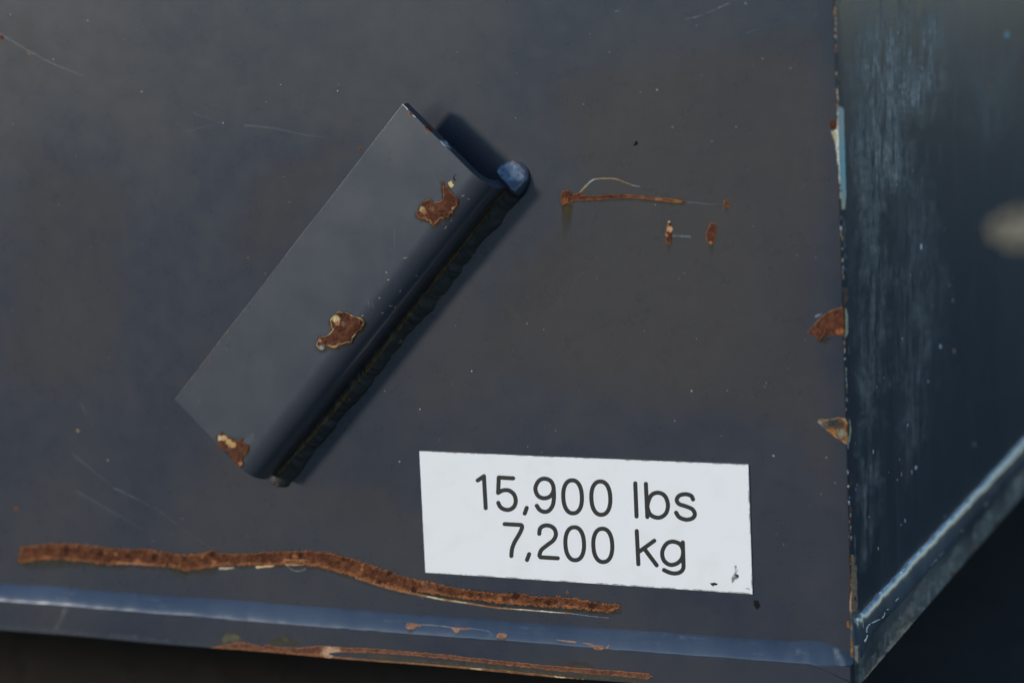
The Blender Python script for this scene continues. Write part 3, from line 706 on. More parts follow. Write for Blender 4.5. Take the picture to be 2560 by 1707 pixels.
# faint long scratches
Q0 = (0, 0, 2.613); Q1 = (1500, 0, 3.92); FD = (0, 0, 0.91878)
scr = [(Z(*Q0, [(0, 222), (80, 270), (180, 330), (330, 410), (450, 460), (545, 497)]), 5, 3, .45, (.22, .24, .26)),
       (Z(*Q0, [(1250, 735), (1350, 770), (1440, 800)]), 3, 2, .16, (.25, .27, .3)),
       (Z(*Q0, [(1600, 820), (1800, 840), (1950, 875), (2140, 905)]), 8, 2, .12, (.25, .27, .3)),
       (Z(*Q0, [(1230, 855), (1400, 815)]), 6, 3, .08, (.25, .27, .3)),
       (Z(*Q0, [(1390, 685), (1465, 692)]), 3, 2, .18, (.25, .27, .3)),
       (Z(*Q0, [(830, 60), (870, 10)]), 3, 2, .14, (.25, .27, .3)),
       (Z(*Q1, [(830, 192), (950, 167), (1100, 105), (1250, 40), (1335, -6)]), 2.6, 2.2, .42, (.34, .34, .34)),
       (Z(*Q1, [(800, 115), (930, 75), (1090, 5)]), 2.0, 1.6, .2, (.3, .3, .32)),
       (Z(*Q1, [(1432, 327), (1580, 281), (1735, 223)]), 2.4, 1.6, .36, (.34, .34, .34)),
       (Z(*Q1, [(148, 117), (200, 102)]), 2.2, 1.4, .3, (.34, .34, .34)), (Z(*Q1, [(200, 89), (285, 71)]), 2.2, 1.4, .34, (.34, .34, .34)),
       (Z(*Q1, [(290, 65), (480, 10)]), 1.6, 1.0, .18, (.3, .3, .32)), (Z(*Q1, [(840, 250), (895, 225)]), 2, 1.2, .25, (.34, .34, .3)),
       (Z(*Q1, [(1350, 355), (1372, 342)]), 2.4, 1.2, .3, (.3, .3, .3)), (Z(*Q1, [(2065, 1200), (2140, 1110)]), 1.8, 1, .3, (.3, .3, .3)),
       (Z(*Q1, [(1800, 885), (1900, 815)]), 1.6, 1, .2, (.3, .3, .3)),
       (Z(*FD, [(265, 1122), (320, 1148), (380, 1182)]), 3.5, 2.2, .34, (.27, .27, .28)), (Z(*FD, [(380, 1182), (430, 1222), (492, 1262)]), 2.6, 2.2, .22, (.26, .28, .3)),
       (Z(*FD, [(170, 1045), (265, 1122)]), 7, 3, .10, (.26, .28, .3)), (Z(*FD, [(178, 1130), (330, 1215)]), 9, 3, .07, (.26, .28, .3)),
       (Z(*FD, [(186, 925), (196, 950)]), 5, 3, .16, (.26, .28, .3)), (Z(*FD, [(610, 1300), (650, 1330)]), 2, 1, .16, (.26, .28, .3)),
       (Z(*FD, [(965, 1367), (980, 1385)]), 4, 1.5, .3, (.3, .32, .34)), (Z(*FD, [(1870, 275), (1895, 248)]), 2, 1, .2, (.3, .3, .3))]
for q, w0, w1, al, c in scr:
    patch('scratch', sdf_line([smooth_pts(q, False, 4)], w0, w1), T_front, STAIN_SHEEN, front, flat_colour(tuple(k * 1.15 for k in c), min(.9, al * 1.2), 1.0), 1.3, .7, 9, 0.00006)
for x, y, r, c in ((5, 94, 7, (.1, .03, .012)), (73, 134, 4, (.22, .14, .05)), (901, 373, 6, (.12, .045, .02)), (41, 1271, 6, (.10, .05, .03)), (195, 1076, 4, (.3, .24, .15))):
    patch('rust_spot', sdf_line([[(x - 1, y - 1), (x + 1, y + 1)]], r * 1.5), T_front, RUST, front, rust_colour(1.5, (.3, .14, .05), .2, (), 117, c, c), 1.0, 1.2, 4, 0.0001)
stain(Z(*FD, [(1730, 1375), (1742, 1378), (1748, 1392), (1738, 1402), (1730, 1390)]), (.006, .005, .005), .85, 2.5, rough=2, cell=1.2)
halo(sdf_poly(top + bot), 7, T_front, front, (.05, .042, .02), .5, 3)
halo(sdf_poly(Z(*W8, st)), 5, T_front, front, al=.4, drop=2)
for q in range(46):                              # hairline scratches in the paint
    px, py = random.uniform(30, 2060), random.uniform(10, 1430)
    if 1030 < px < 1900 and 1100 < py < 1500: continue
    a = random.choice((-.38, .42, .5, -1.2)) + random.gauss(0, .16); l = random.uniform(25, 150)
    patch('scratch', sdf_line([[(px, py), (px + l * .5 * math.cos(a), py + l * .5 * math.sin(a)), (px + l * math.cos(a + .06), py + l * math.sin(a + .06))]], 1.7, .9), T_front, STAIN_SHEEN, front, flat_colour((.30, .31, .33), random.uniform(.06, .2), .8), 1.1, .5, 8, 0.00006)
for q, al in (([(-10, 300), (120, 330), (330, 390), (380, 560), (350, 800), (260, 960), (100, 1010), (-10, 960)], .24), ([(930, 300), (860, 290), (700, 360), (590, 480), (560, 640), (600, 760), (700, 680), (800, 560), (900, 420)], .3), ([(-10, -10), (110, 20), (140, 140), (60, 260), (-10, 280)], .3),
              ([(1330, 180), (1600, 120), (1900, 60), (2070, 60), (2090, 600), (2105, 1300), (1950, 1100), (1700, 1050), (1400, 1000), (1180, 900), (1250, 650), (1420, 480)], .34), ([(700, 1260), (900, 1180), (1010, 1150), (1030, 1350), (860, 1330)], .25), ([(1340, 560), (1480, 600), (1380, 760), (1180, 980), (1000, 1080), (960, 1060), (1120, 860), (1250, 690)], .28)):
    patch('dust_or_reflection_film', sdf_poly(q), T_front, STAIN_SHEEN, front, flat_colour((.115, .098, .080), al * .75, 95, vary=.15), 8.0, 30, 90, 0.00002)  # brownish reflections on the plate, painted as soft-edged patches
patch('scuff_or_sheen', sdf_poly([(2078, 1612), (2100, 1618), (2116, 1650), (2118, 1690), (2100, 1688), (2086, 1650)]), T_bead, STAIN_SHEEN, bead, flat_colour((.34, .38, .42), .3, 10, vary=.4), 1.4, 4, 8, 0.00006)  # highlight at the bead's end, painted as a pale patch
# pale paint specks, scattered droplets
spk = [(202, 48), (24, 34), (123, 137), (326, 211), (135, 470), (513, 283), (645, 195), (776, 210), (1184, 271), (1211, 743), (1589, 898), (1550, 966), (1657, 1000), (1778, 1047), (1898, 1051), (1830, 586), (1713, 8), (1600, 778), (1757, 889), (884, 898), (965, 940), (918, 1060), (248, 1057), (1816, 157), (1752, 135), (1776, 1046), (1898, 1050), (1084, 852), (1510, 207), (1545, 292), (1515, 301), (1635, 325), (1691, 292), (1420, 700), (1480, 760), (1370, 640), (1560, 640), (1730, 520), (1690, 700), (1505, 470), (1760, 880), (330, 560), (700, 160), (400, 640), (250, 820), (560, 170), (1050, 120), (1100, 190), (1330, 900), (1250, 980), (640, 1330), (420, 1190), (760, 1230), (1850, 780), (1860, 1160), (1800, 1250), (1790, 1200), (1340, 240), (1400, 120), (1600, 60), (1845, 430), (1800, 330)]
rs = random.Random(5)
while len(spk) < 150: spk.append((rs.uniform(5, 1920), rs.uniform(5, 1300)))
v, f = [], []
for i, (x, y) in enumerate(spk):
    px, py = x * 1.0884, y * 1.0884
    loc, nor, _, _ = T_front.ray_cast(CAMV, ray_dir(px, py))
    if loc is None or abs(loc.y) > .003: continue
    r = (rs.uniform(1.3, 2.7) if i < 30 else rs.uniform(.5, 1.4)) * U
    b = len(v)
    for ring, (rad, hh) in enumerate(((1.0, 0.05), (.62, .55))):
        for k in range(6):
            a = k * math.pi / 3 + rs.uniform(-.25, .25); q = rad * rs.uniform(.75, 1.2)
            v.append((loc.x + r * q * math.cos(a), loc.y - r * hh, loc.z + r * q * math.sin(a)))
    v.append((loc.x, loc.y - r * .7, loc.z))
    for k in range(6):
        f.append((b + k, b + (k + 1) % 6, b + 6 + (k + 1) % 6, b + 6 + k)); f.append((b + 6 + k, b + 6 + (k + 1) % 6, b + 12))
mt, nt, N, L, P = new_mat('pale_overspray')
L.new(mixc(nt, noise(nt, 35, 2), (.22, .23, .24, 1), (.65, .66, .66, 1)), P.inputs['Base Color']); P.inputs['Roughness'].default_value = .6
SPECK = mt
sk = link('paint_specks', v, f, SPECK, front); sk['kind'] = 'stuff'; sk['label'] = 'fine pale paint specks scattered over the front plate'
# black seed
v, f = [], []
c0 = on_plane(1587.5, 358.5, 0)
for i in range(7):
    t = math.pi * i / 6
    for k in range(8):
        a = 2 * math.pi * k / 8; r = 2.9 * math.sin(t) * (1.15 - .25 * math.cos(t)); l = -6.0 * math.cos(t)
        d = np.array([.62, 0, .78]); e = np.array([.78, 0, -.62])
        p = c0 + d * l + e * r * math.cos(a) + nrm * (2 + r * .8 * math.sin(a)); v.append(p * U)
for i in range(6):
    for k in range(8): f.append((i * 8 + k, i * 8 + (k + 1) % 8, (i + 1) * 8 + (k + 1) % 8, (i + 1) * 8 + k))
seed = link('seed', v, f, SEED, None, 'tiny black seed stuck to the front plate above the rusted scratch', True); seed['category'] = 'seed'

# ------------------------------------------------------------------ wear on bead and bars
BT = (.33, .17, .10)
for q in ([(585, 725), (600, 702), (650, 705), (705, 712), (690, 722), (655, 728), (640, 742), (600, 742)], [(885, 728), (930, 732), (1025, 735), (1020, 746), (955, 748), (945, 768), (925, 768), (905, 742)], [(1205, 795), (1222, 770), (1265, 772), (1280, 785), (1265, 805), (1240, 812)],
          [(1785, 836), (1840, 838), (1880, 852), (1935, 858), (1942, 875), (1925, 890), (1880, 885), (1870, 865), (1830, 848)], [(1605, 815), (1680, 820), (1755, 828), (1750, 838), (1680, 830)], [(1955, 868), (1980, 848), (1985, 858), (1965, 882)]):
    patch('rust_spot', sdf_poly(C6(q)), T_bead, RUST, bead, rust_colour(1.5, (.40, .21, .12), .3, (), 121, (.22, .105, .06), (.36, .19, .115)), 1.0, .9, 5, relief=0.00012)
patch('scratch', sdf_line([C6([(700, 713), (760, 716), (815, 722)]), C6([(830, 722), (885, 730)])], 3, 2), T_bead, STAIN_SHEEN, bead, flat_colour((.3, .28, .26), .6), 1, .7, 6, 0.00006)
patch('scratch', sdf_line([C6([(1025, 738), (1100, 748), (1150, 758), (1180, 782)])], 3, 1.4), T_bead, STAIN_SHEEN, bead, flat_colour((.2, .24, .3), .5), 1, .7, 6, 0.00006)
for q in ([(590, 745), (660, 742), (640, 775), (600, 770)], [(1200, 805), (1275, 808), (1260, 840), (1215, 835)], [(1870, 885), (1940, 888), (1920, 920), (1885, 915)]):
    stain(C6(q), (.06, .05, .025), .5, 5, tree=T_bead, par=bead, cell=1.6)
# rusted lower edge of the front bar
tp = C5([(1440, 872), (1540, 850), (1640, 830), (1740, 845), (1800, 868), (1830, 845), (1900, 866), (2050, 870), (2150, 858)]) + C6([(0, 858), (200, 870), (400, 880), (600, 897), (850, 917), (1100, 945), (1300, 965), (1500, 985), (1700, 1002), (1950, 1022), (2150, 1037), (2250, 1047), (2275, 1068), (2258, 1088)])
bt = C6([(2100, 1072), (1900, 1055), (1650, 1034), (1400, 1005), (1200, 984), (1000, 962), (800, 942), (600, 922), (400, 908), (250, 905), (130, 900), (60, 912), (100, 930), (60, 950)]) + C5([(2200, 925), (2000, 905), (1800, 890), (1600, 880)])
patch('rust_band', sdf_poly(tp + bt), T_fbar, RUST, fbar, rust_colour(3.0, (.30, .125, .055), .6, [(830, 1632, 20, (.5, .3, .18))], 131, (.11, .045, .026), (.20, .085, .048)), 1.3, 2.0, 8, relief=0.0003, label='rusted band along the front base bar')
ed = C5([(1500, 874), (1800, 897), (2100, 926), (2352, 950)]) + C6([(300, 962), (600, 985), (900, 1007), (1200, 1032), (1500, 1063), (1800, 1098), (1950, 1115), (2200, 1140)])
patch('rust_edge', sdf_line([[(x, y - 2.0) for x, y in ed]], 6.5, 5.0), T_fbar, RUST, fbar, rust_colour(2.0, (.42, .2, .08), .3, [(1190, 1672, 15, (.55, .36, .18)), (1400, 1690, 14, (.6, .4, .2))], 133, (.13, .05, .025), (.26, .11, .05)), 1.0, 1.6, 8, relief=0.0002)
stain(C5([(1490, 870), (1510, 790), (1570, 752), (1640, 775), (1680, 830), (1600, 840)]), (.12, .105, .06), .7, 8, tree=T_fbar, par=fbar, rough=6)
stain(C5([(1800, 860), (1850, 800), (1960, 780), (2050, 830), (2060, 868)]), (.09, .075, .035), .5, 9, tree=T_fbar, par=fbar, rough=6)
stain(C6([(300, 905), (900, 955), (1500, 1015), (2250, 1090), (2270, 1120), (1600, 1085), (900, 1005), (300, 950)]), (.10, .085, .045), .55, 8, tree=T_fbar, par=fbar, rough=4)
stain(C6([(1500, 980), (1720, 960), (1850, 975), (1900, 1015), (1700, 1000)]), (.09, .06, .03), .5, 7, tree=T_fbar, par=fbar, rough=4)
stain(C5([(0, 700), (800, 770), (1500, 850), (1450, 865), (700, 808), (0, 750)]), (.11, .12, .13), .35, 7, tree=T_fbar, par=fbar, rough=6)
stain(C5([(430, 570), (480, 590), (440, 680), (390, 770), (340, 770), (390, 690)]), (.16, .17, .17), .35, 6, tree=T_fbar, par=fbar, rough=5)

# ------------------------------------------------------------------ wear along the corner and on the side
K7 = (2000, 720, 3.645); K3 = (1960, 0, 1.742); K8 = (2040, 1340, 4.272); K4 = (1960, 900, 1.943)
stain(Z(*K7, [(100, 430), (250, 440), (330, 440), (240, 520), (170, 500)]), (.05, .035, .015), .5, 6)
patch('rust_patch', sdf_poly(Z(*K7, [(72, 400), (100, 370), (150, 310), (220, 240), (300, 200), (388, 168), (407, 240), (407, 430), (320, 437), (270, 420), (215, 445), (190, 485), (155, 485), (165, 445), (100, 432)])), T_front, RUST, front, rust_colour(3.5, (.28, .13, .045), -.2, sp(K7, [(160, 250, 18, (.16, .2, .26)), (375, 390, 25, (.28, .1, .04)), (340, 400, 18, (.28, .11, .04))]), 141), 0.9, 1.6, 5, relief=0.0004, label='upper wedge-shaped rust chip on the corner edge')
patch('paint_curl', sdf_poly(Z(*K7, [(135, 265), (150, 240), (205, 230), (195, 250), (155, 268)])), T_front, CHIP, front, flat_colour((.15, .19, .26), 1, vary=.2), 0.9, .5, 3, 0.0006)
patch('primer_strip', sdf_poly(Z(*K7, [(409, 175), (425, 190), (438, 260), (440, 380), (430, 440), (408, 440), (408, 300)])), T_front, CHIP, front, flat_colour((.55, .45, .25), 1, .8, vary=.35), 0.8, 1.0, 5, 0.0002)
patch('rust_patch', sdf_poly(Z(*K7, [(390, 0), (440, 5), (442, 90), (415, 170), (400, 165), (400, 80)])), T_front, RUST, front, rust_colour(1.5, (.36, .24, .12), .2, (), 143, (.13, .07, .055), (.22, .12, .09)), 0.9, 1.0, 4, relief=0.0002)
patch('rust_patch', sdf_poly(Z(*K7, [(157, 1212), (190, 1193), (235, 1200), (300, 1190), (350, 1178), (415, 1190), (440, 1240), (440, 1350), (430, 1425), (380, 1395), (300, 1340), (240, 1290), (190, 1250)])), T_front, RUST, front, rust_colour(3.2, (.58, .42, .2), .1, sp(K7, [(310, 1240, 60, (.05, .05, .045)), (230, 1240, 30, (.09, .09, .08)), (380, 1240, 22, (.06, .05, .04)), (380, 1320, 40, (.2, .2, .14)), (290, 1310, 35, (.33, .14, .04)), (185, 1225, 16, (.3, .3, .25))]), 145, (.12, .045, .015), (.26, .1, .03)), 0.9, 0.9, 4, relief=0.0004, label='lower triangular rust chip on the corner edge')
patch('primer_strip', sdf_poly(Z(*K7, [(440, 1190), (458, 1200), (466, 1300), (455, 1390), (436, 1432), (430, 1420), (448, 1340), (450, 1240)])), T_front, CHIP, front, flat_colour((.6, .5, .3), 1, .8, vary=.25), 0.8, .6, 5, 0.0002)
patch('rust_spot', sdf_line([Z(*K3, [(214, 540), (216, 548)])], 19), T_front, RUST, front, rust_colour(2.0, (.12, .045, .02), .2, (), 147, (.05, .016, .009), (.10, .035, .018)), 0.9, 1.2, 5, relief=0.0002, label='round dark rust spot on the corner edge')
def tq(x, y, d, gy, gx):
    n = len(x); t = (y - 264) / (526 - 264)
    base = np.tile((.58, .58, .50), (n, 1)); tur = np.tile((.36, .62, .58), (n, 1)); cr_ = np.tile((.66, .60, .42), (n, 1)); gr = np.tile((.16, .16, .16), (n, 1))
    k = np.clip(1 - np.abs(t - .55) / .32, 0, 1) ** .6 * np.clip((x - 2096 - 6 * t) / 3, 0, 1)
    c = lerp(base, tur, np.clip(k * 1.2 + .25 * vnoise(x, y, 6, 8), 0, 1)); c = lerp(c, cr_, np.clip((t - .82) / .1, 0, 1))
    c = lerp(c, gr, np.clip(vnoise(x, y, 5, 9) * 1.6 - .25, 0, 1) * np.clip(1 - (x - 2090 - 10 * t) / 9, 0, .9))
    return np.hstack([c, np.ones((n, 1))])
patch('primer_strip', sdf_poly(Z(*K3, [(233, 462), (250, 464), (264, 480), (271, 520), (272, 680), (272, 850), (264, 912), (254, 912), (246, 860), (243, 800), (236, 710), (229, 660), (222, 610), (208, 574), (230, 565), (236, 520)])), T_front, CHIP, front, tq, 0.9, 3.0, 5, 0.0002, label='pale and turquoise scraped strip on the corner edge')
patch('primer_strip', sdf_poly(Z(*K3, [(205, 570), (230, 575), (232, 640), (222, 615)])), T_front, CHIP, front, flat_colour((.33, .28, .15), 1, .8, vary=.3), 0.9, .8, 4, 0.00025)
def wood(x, y, d, gy, gx):
    n = len(x); t = np.clip(.5 + .7 * vnoise(x, y, 7, 4), 0, 1)
    c = lerp(np.tile((.25, .14, .085), (n, 1)), np.tile((.36, .21, .12), (n, 1)), t)
    c = lerp(c, np.tile((.5, .27, .07), (n, 1)), np.clip(1 - (y - 1386) / 18, 0, 1)); c = lerp(c, np.tile((.45, .30, .17), (n, 1)), np.clip(1.1 - d / 2.2, 0, 1) * .8)
    return np.hstack([c, np.ones((n, 1))])
stain(Z(*K8, [(335, 200), (375, 180), (370, 500), (360, 800), (340, 700), (350, 400)]), (.10, .05, .012), .5, 4)
patch('bare_strip', sdf_poly(Z(*K8, [(372, 200), (395, 195), (410, 270), (440, 340), (456, 430), (440, 520), (430, 600), (450, 690), (435, 760), (400, 812), (362, 800), (362, 700), (375, 600), (385, 500), (378, 400), (383, 300)])), T_front, CHIP, front, wood, 0.9, 1.0, 5, 0.0002, 0.0003, label='tan bare strip low on the corner edge')
for q in ([(405, 262), (418, 300), (410, 320), (402, 290)], [(403, 625), (418, 655), (432, 685), (420, 692), (405, 665)]):
    patch('crack', sdf_poly(Z(*K8, q)), T_front, STAIN_SHEEN, front, flat_colour((.012, .008, .006), 1), 0.8, .5, 3, 0.0006)
patch('rust_spot', sdf_line([Z(*K8, [(345, 920), (350, 965)])], 7), T_front, RUST, front, rust_colour(2, (.33, .13, .03), .2, (), 149, (.2, .08, .02), (.32, .13, .03)), 0.9, 1.5, 4, relief=0.0002)
rs = random.Random(11)
def corner_x(y): return 2087 + (y / 1389.0) * 40
y = 8.0
while y < 1560:
    l = rs.uniform(2, 12)
    busy = 800 < y < 960 or 1130 < y < 1380 or y < 250 or 540 < y < 720
    if rs.random() < (.75 if busy else .4):
        x = corner_x(y) + rs.uniform(-1.0, 2.2)
        c = rs.choice([(.5, .42, .27), (.42, .3, .16), (.34, .36, .36), (.3, .14, .06)])
        patch('worn_or_glint_edge', sdf_line([[(x, y), (x + rs.uniform(-.6, .8), y + l)]], rs.uniform(2.2, 4.6), 1.6), T_front, CHIP, front, flat_colour(tuple(min(.8, k * 1.3) for k in c), 1.0), 0.8, .9, 4, 0.00015)
    y += l + rs.uniform(2, 9)
for y0, y1, dx, w, al in ((540, 700, 7, 5, .5), (560, 690, 16, 3, .45), (640, 720, 12, 4, .4), (845, 900, 10, 2.5, .45), (940, 985, 15, 2.5, .7), (1340, 1440, 13, 10, .35), (1050, 1120, 16, 6, .3), (60, 250, 10, 5, .25), (1540, 1707, 12, 14, .5), (1580, 1707, 20, 10, .4)):
    q = [(corner_x(t) + dx, t) for t in np.linspace(y0, y1, 6)]
    for tr, pr in ((T_front, front),):
        patch('scuff_or_sheen', sdf_line([q], w, w * .5), tr, STAIN_SHEEN, pr, flat_colour((.30, .31, .29), al, 2.0, vary=.4), 1.2, 2.2, 16, 0.00006)
# chips on the side plate
chips = [(K3, 970, 155, 9, 11, (.2, .42, .42)), (K3, 895, 380, 5, 22, (.25, .12, .06)), (K3, 597, 1075, 7, 13, (.42, .44, .42)), (K3, 680, 1510, 6, 9, (.42, .44, .43)), (K3, 740, 1530, 6, 9, (.36, .17, .08)), (K3, 515, 1475, 4, 5, (.3, .32, .32)), (K3, 735, 1310, 5, 6, (.2, .21, .22)), (K3, 495, 145, 4, 5, (.5, .42, .3)), (K3, 720, 1245, 5, 6, (.16, .15, .15)), (K3, 490, 805, 4, 6, (.3, .3, .28)), (K3, 550, 1200, 4, 7, (.18, .2, .22)), (K3, 700, 1000, 4, 6, (.16, .12, .11)), (K3, 600, 300, 5, 8, (.24, .24, .22)), (K3, 525, 380, 3, 6, (.32, .3, .26)), (K3, 560, 745, 4, 8, (.26, .2, .15)), (K3, 380, 628, 3, 4, (.4, .36, .28)), (K3, 290, 385, 2.5, 3, (.5, .5, .5)), (K3, 302, 60, 2.5, 3, (.5, .5, .5)), (K3, 790, 80, 6, 8, (.13, .15, .16)),
         (K4, 433, 447, 5, 8, (.38, .37, .33)), (K4, 485, 85, 3.5, 4, (.4, .42, .42)), (K4, 450, 130, 3.5, 7, (.32, .2, .1)), (K4, 600, 315, 4, 5, (.42, .42, .4)), (K4, 560, 485, 4, 5, (.22, .24, .25)), (K4, 570, 555, 4, 12, (.33, .15, .07)), (K4, 640, 525, 6, 7, (.45, .44, .42)), (K4, 620, 545, 6, 11, (.2, .14, .1)), (K4, 587, 780, 5, 7, (.32, .33, .33)), (K4, 457, 915, 4, 9, (.42, .25, .11)), (K4, 700, 105, 5, 6, (.22, .23, .24)), (K4, 925, 410, 7, 8, (.13, .13, .14)), (K4, 780, 760, 5, 7, (.2, .22, .24)), (K4, 508, 545, 3, 4, (.26, .26, .26)), (K4, 550, 582, 3, 4, (.26, .3, .3)), (K4, 355, 605, 2.4, 3, (.45, .47, .47)), (K4, 348, 628, 2.4, 3, (.45, .47, .47)), (K4, 412, 760, 2.5, 4, (.3, .32, .33)), (K4, 345, 405, 2.5, 3, (.4, .42, .42)), (K4, 568, 800, 3.5, 5, (.18, .2, .22))]
for z, x, y, a, b, c in chips:
    px, py = z[0] + x / z[2], z[1] + y / z[2]
    patch('paint_chip', sdf_line([[(px, py - b * .35), (px, py + b * .35)]], a * 1.1, a * .8), T_side, CHIP, side, flat_colour(tuple(min(.8, k * 1.6) for k in c), 1, 1.0), 1.1, 1.2, 4, 0.00015)
patch('paint_chip', sdf_poly([(2440, 572), (2460, 530), (2510, 500), (2580, 490), (2700, 500), (2700, 640), (2590, 655), (2510, 648), (2455, 615)]), T_side, CHIP, side, flat_colour((.88, .52, .28), 1, 78, vary=.2), 2.5, 3, 18, 0.00015, label='large pale bare spot far back on the side plate')
rs = random.Random(21)
for q, al in (([(2112, -20), (2200, -20), (2290, -20), (2385, -20), (2395, 200), (2375, 300), (2300, 330), (2290, 470), (2225, 500), (2215, 640), (2150, 660), (2125, 560), (2118, 300)], .22), ([(2120, -20), (2190, -20), (2180, 120), (2205, 290), (2225, 180), (2240, -20), (2330, -20), (2310, 260), (2260, 300), (2215, 540), (2150, 600), (2128, 500)], .16), ([(2160, 560), (2220, 550), (2225, 640), (2180, 660)], .15), ([(2140, 930), (2175, 960), (2170, 1120), (2145, 1110)], .15)):
    patch('dust_or_reflection_film', sdf_poly(q), T_side, STAIN_SHEEN, side, flat_colour((.50, .46, .41), al * 2.8, 70, vary=.3, streak=.85), 2.2, 30, 60, 0.00003)
v_ = 0
for q, al in (([(2122, 300), (2200, 400), (2240, 700), (2215, 1000), (2190, 1380), (2140, 1480), (2132, 1000)], .16), ([(2210, 500), (2330, 380), (2380, 700), (2330, 1050), (2260, 1250), (2220, 900)], .09), ([(2330, -20), (2570, -20), (2570, 300), (2450, 420), (2380, 300)], .07)):
    patch('dust_or_reflection_film', sdf_poly(q), T_side, STAIN_SHEEN, side, flat_colour((.48, .45, .41), al * 2.2, 50, vary=.3, streak=.9, seed=14), 2.6, 26, 40, 0.00003)
for i in range(120):                              # fine vertical rubs on the side plate
    px = rs.uniform(2135, 2420); py = rs.uniform(-10, 1000); l = rs.uniform(30, 190)
    if px > 2160 + (1000 - py) * .30: continue
    al = rs.uniform(.08, .30)
    patch('rub_mark', sdf_line([[(px, py), (px + l * .02 + rs.uniform(-3, 3), py + l)]], rs.uniform(2, 9), 2), T_side, STAIN_SHEEN, side, flat_colour((.26, .29, .28), al, 2.0), 2.0, 1.8, 20, 0.00005)
for q, al in (([(2168, 545), (2185, 590), (2162, 545)], 0), ([(2148, 485), (2156, 510), (2163, 540)], .35), ([(2138, 930), (2150, 970), (2160, 1005)], .4), ([(2140, 600), (2165, 575), (2200, 560), (2225, 556)], .25), ([(2146, 612), (2170, 592), (2215, 578)], .25), ([(2150, 630), (2175, 612), (2222, 600)], .22), ([(2150, 1040), (2170, 1020)], .2), ([(2146, 1065), (2172, 1040)], .2), ([(2150, 1080), (2178, 1050)], .18)):
    if al: patch('scratch', sdf_line([smooth_pts(q, False, 4)], 3, 1.5), T_side, STAIN_SHEEN, side, flat_colour((.3, .34, .35), al, 1.0), 1.1, .7, 8, 0.00007)
# glints on the side bead's ridges, painted as bright metal dashes
def dashes(pts, tree, par, w, dens, seed, col=(.85, .86, .86)):
    r = random.Random(seed); pts = smooth_pts(pts, False, 8)
    L = [0]
    for a, b in zip(pts, pts[1:]): L.append(L[-1] + math.dist(a, b))
    def at(s):
        for i in range(len(pts) - 1):
            if L[i + 1] >= s:
                t = (s - L[i]) / (L[i + 1] - L[i] + 1e-9); return (pts[i][0] + (pts[i + 1][0] - pts[i][0]) * t, pts[i][1] + (pts[i + 1][1] - pts[i][1]) * t)
        return pts[-1]
    s = 0
    while s < L[-1]:
        l = r.uniform(5, 24)
        if r.random() < dens:
            q = [at(min(L[-1], s + l * k / 4)) for k in range(5)]
            patch('worn_or_glint_edge', sdf_line([q], w * r.uniform(.6, 1.3), w * .5), tree, GLINT, par, flat_colour(tuple(min(1, k * 1.15) for k in col), r.uniform(.6, 1), .6), 0.8, .8, 4, 0.0002)
        s += l + r.uniform(1, 10)
dashes([(2156, 1522), (2175, 1503), (2238, 1446), (2289, 1389), (2340, 1340)], T_sbead, sbead, 2.4, .7, 3)
dashes([(2366, 1310), (2446, 1228), (2540, 1124)], T_sbead, sbead, 3.2, .6, 4, (.5, .53, .55))
dashes([(2162, 1603), (2168, 1590), (2167, 1572), (2173, 1561), (2190, 1552), (2207, 1543), (2213, 1530), (2222, 1521)], T_sbead, sbead, 4.2, .95, 5)
dashes([(2222, 1520), (2262, 1478), (2300, 1441), (2341, 1399), (2402, 1331), (2470, 1255), (2531, 1198)], T_sbead, sbead, 4.0, .42, 6, (.5, .54, .58))
dashes([(2150, 1522), (2156, 1540), (2158, 1570)], T_sbead, sbead, 2.4, .8, 8, (.5, .52, .5))
# bare beige patches on the side bar's lower edge
for q, c, al in (([(480, 1568), (560, 1430), (640, 1330), (700, 1260), (790, 1240), (640, 1420), (520, 1568)], (.30, .21, .15), .95), ([(700, 1260), (780, 1130), (860, 1010), (960, 940), (1050, 880), (1100, 860), (1000, 990), (800, 1240)], (.30, .22, .16), .9), ([(860, 1010), (900, 860), (1000, 700), (1040, 740), (1060, 860), (960, 940)], (.24, .19, .14), .6), ([(1020, 640), (1100, 520), (1180, 420), (1160, 560), (1080, 720)], (.26, .22, .17), .45), ([(560, 1440), (600, 1360), (620, 1390), (580, 1470)], (.4, .18, .07), .8), ([(1400, 400), (1480, 330), (1538, 300), (1500, 400)], (.24, .23, .19), .5)):
    patch('bare_patch', sdf_poly(Z(*K8, q)), T_sbar, CHIP, sbar, flat_colour(tuple(k * 1.35 for k in c), al, 4, vary=.35), 1.3, 5, 9, 0.0001)
for x, y in ((1040, 790), (930, 915), (1150, 545), (830, 1035)):
    patch('rust_spot', sdf_line([[(K4[0] + x / K4[2] - 3, K4[1] + y / K4[2] - 1), (K4[0] + x / K4[2] - 7, K4[1] + y / K4[2] + 3)]], 6), T_sbar, RUST, sbar, rust_colour(2, (.36, .15, .06), .2, (), 151), 1.0, 1.5, 4, 0.0002)
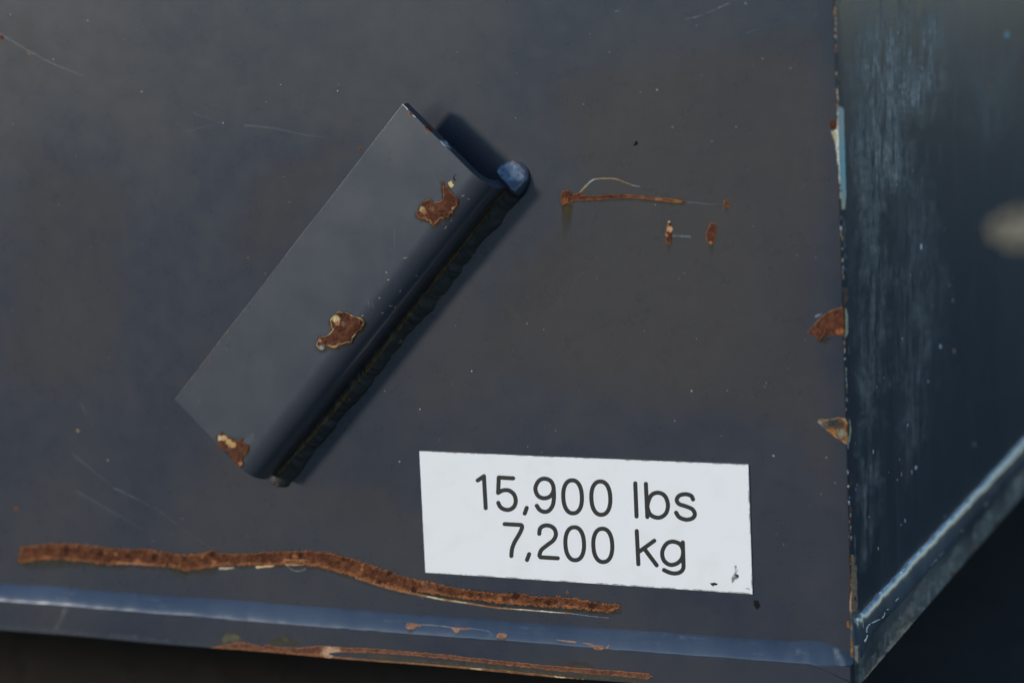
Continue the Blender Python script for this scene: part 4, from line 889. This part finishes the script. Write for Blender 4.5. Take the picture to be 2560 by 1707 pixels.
for q, c, al in (([(390, 800), (470, 770), (500, 900), (520, 1100), (540, 1300), (520, 1568), (360, 1568), (400, 1300), (410, 1000)], (.20, .21, .18), .55), ([(490, 780), (530, 700), (680, 560), (640, 640), (540, 760)], (.25, .22, .13), .5)):
    for tr, pr in ((T_side, side), (T_sbar, sbar), (T_front, front)):
        patch('scuff_or_sheen', sdf_poly(Z(*K8, q)), tr, STAIN_SHEEN, pr, flat_colour(c, al, 7, vary=.4), 1.6, 5, 10, 0.00006)

patch('scuff_or_sheen', sdf_poly([(2120, 1720), (2175, 1640), (2215, 1570), (2300, 1470), (2420, 1330), (2570, 1160), (2570, 1260), (2430, 1400), (2300, 1550), (2170, 1712)]), T_sbar, STAIN_SHEEN, sbar, flat_colour((.40, .37, .31), .5, 8, vary=.4, streak=.95), 1.8, 8, 14, 0.00005)
patch('scuff_or_sheen', sdf_poly([(2124, 1500), (2150, 1490), (2150, 1560), (2160, 1640), (2160, 1712), (2124, 1712)]), T_front, STAIN_SHEEN, front, flat_colour((.38, .37, .31), .6, 6, vary=.4, streak=.8), 1.5, 4, 10, 0.00005)

for q in range(34):                              # cloudy rubs along the front bead
    px = random.uniform(0, 2060); yy = 1457 + px * .0705 + random.uniform(8, 42) * (1 + px / 9000)
    l = random.uniform(14, 80)
    patch('scuff_or_sheen', sdf_line([[(px, yy), (px + l, yy + l * .0705 + random.uniform(-3, 3))]], random.uniform(6, 18), 5), T_bead, STAIN_SHEEN, bead, flat_colour((.20, .25, .31), random.uniform(.06, .20), 6.0, vary=.5), 1.6, 4, 12, 0.00005)

patch('scuff_or_sheen', sdf_poly([(1214, 434), (1230, 409), (1272, 398), (1300, 413), (1317, 440), (1316, 452), (1270, 460), (1240, 446)]), T_hweld, STAIN_SHEEN, hweld, flat_colour((.24, .31, .40), .55, 9, vary=.6), 1.3, 4, 9, 0.00006)  # pale-blue skylight painted on the weld's run-out
for x, y, w, l in ((2118, 1300, 5, 60), (2123, 1420, 6, 90), (2126, 1500, 7, 60), (2122, 1180, 4, 50), (2124, 1600, 8, 80), (2100, 100, 3, 80)):
    patch('rust_stain', sdf_line([[(x + 5, y), (x + 6, y + l)]], w, w * .4), T_front, STAIN_SHEEN, front, flat_colour((.28, .13, .045), .7, 2.2, vary=.5), 1.2, 3.0, 9, 0.00008)
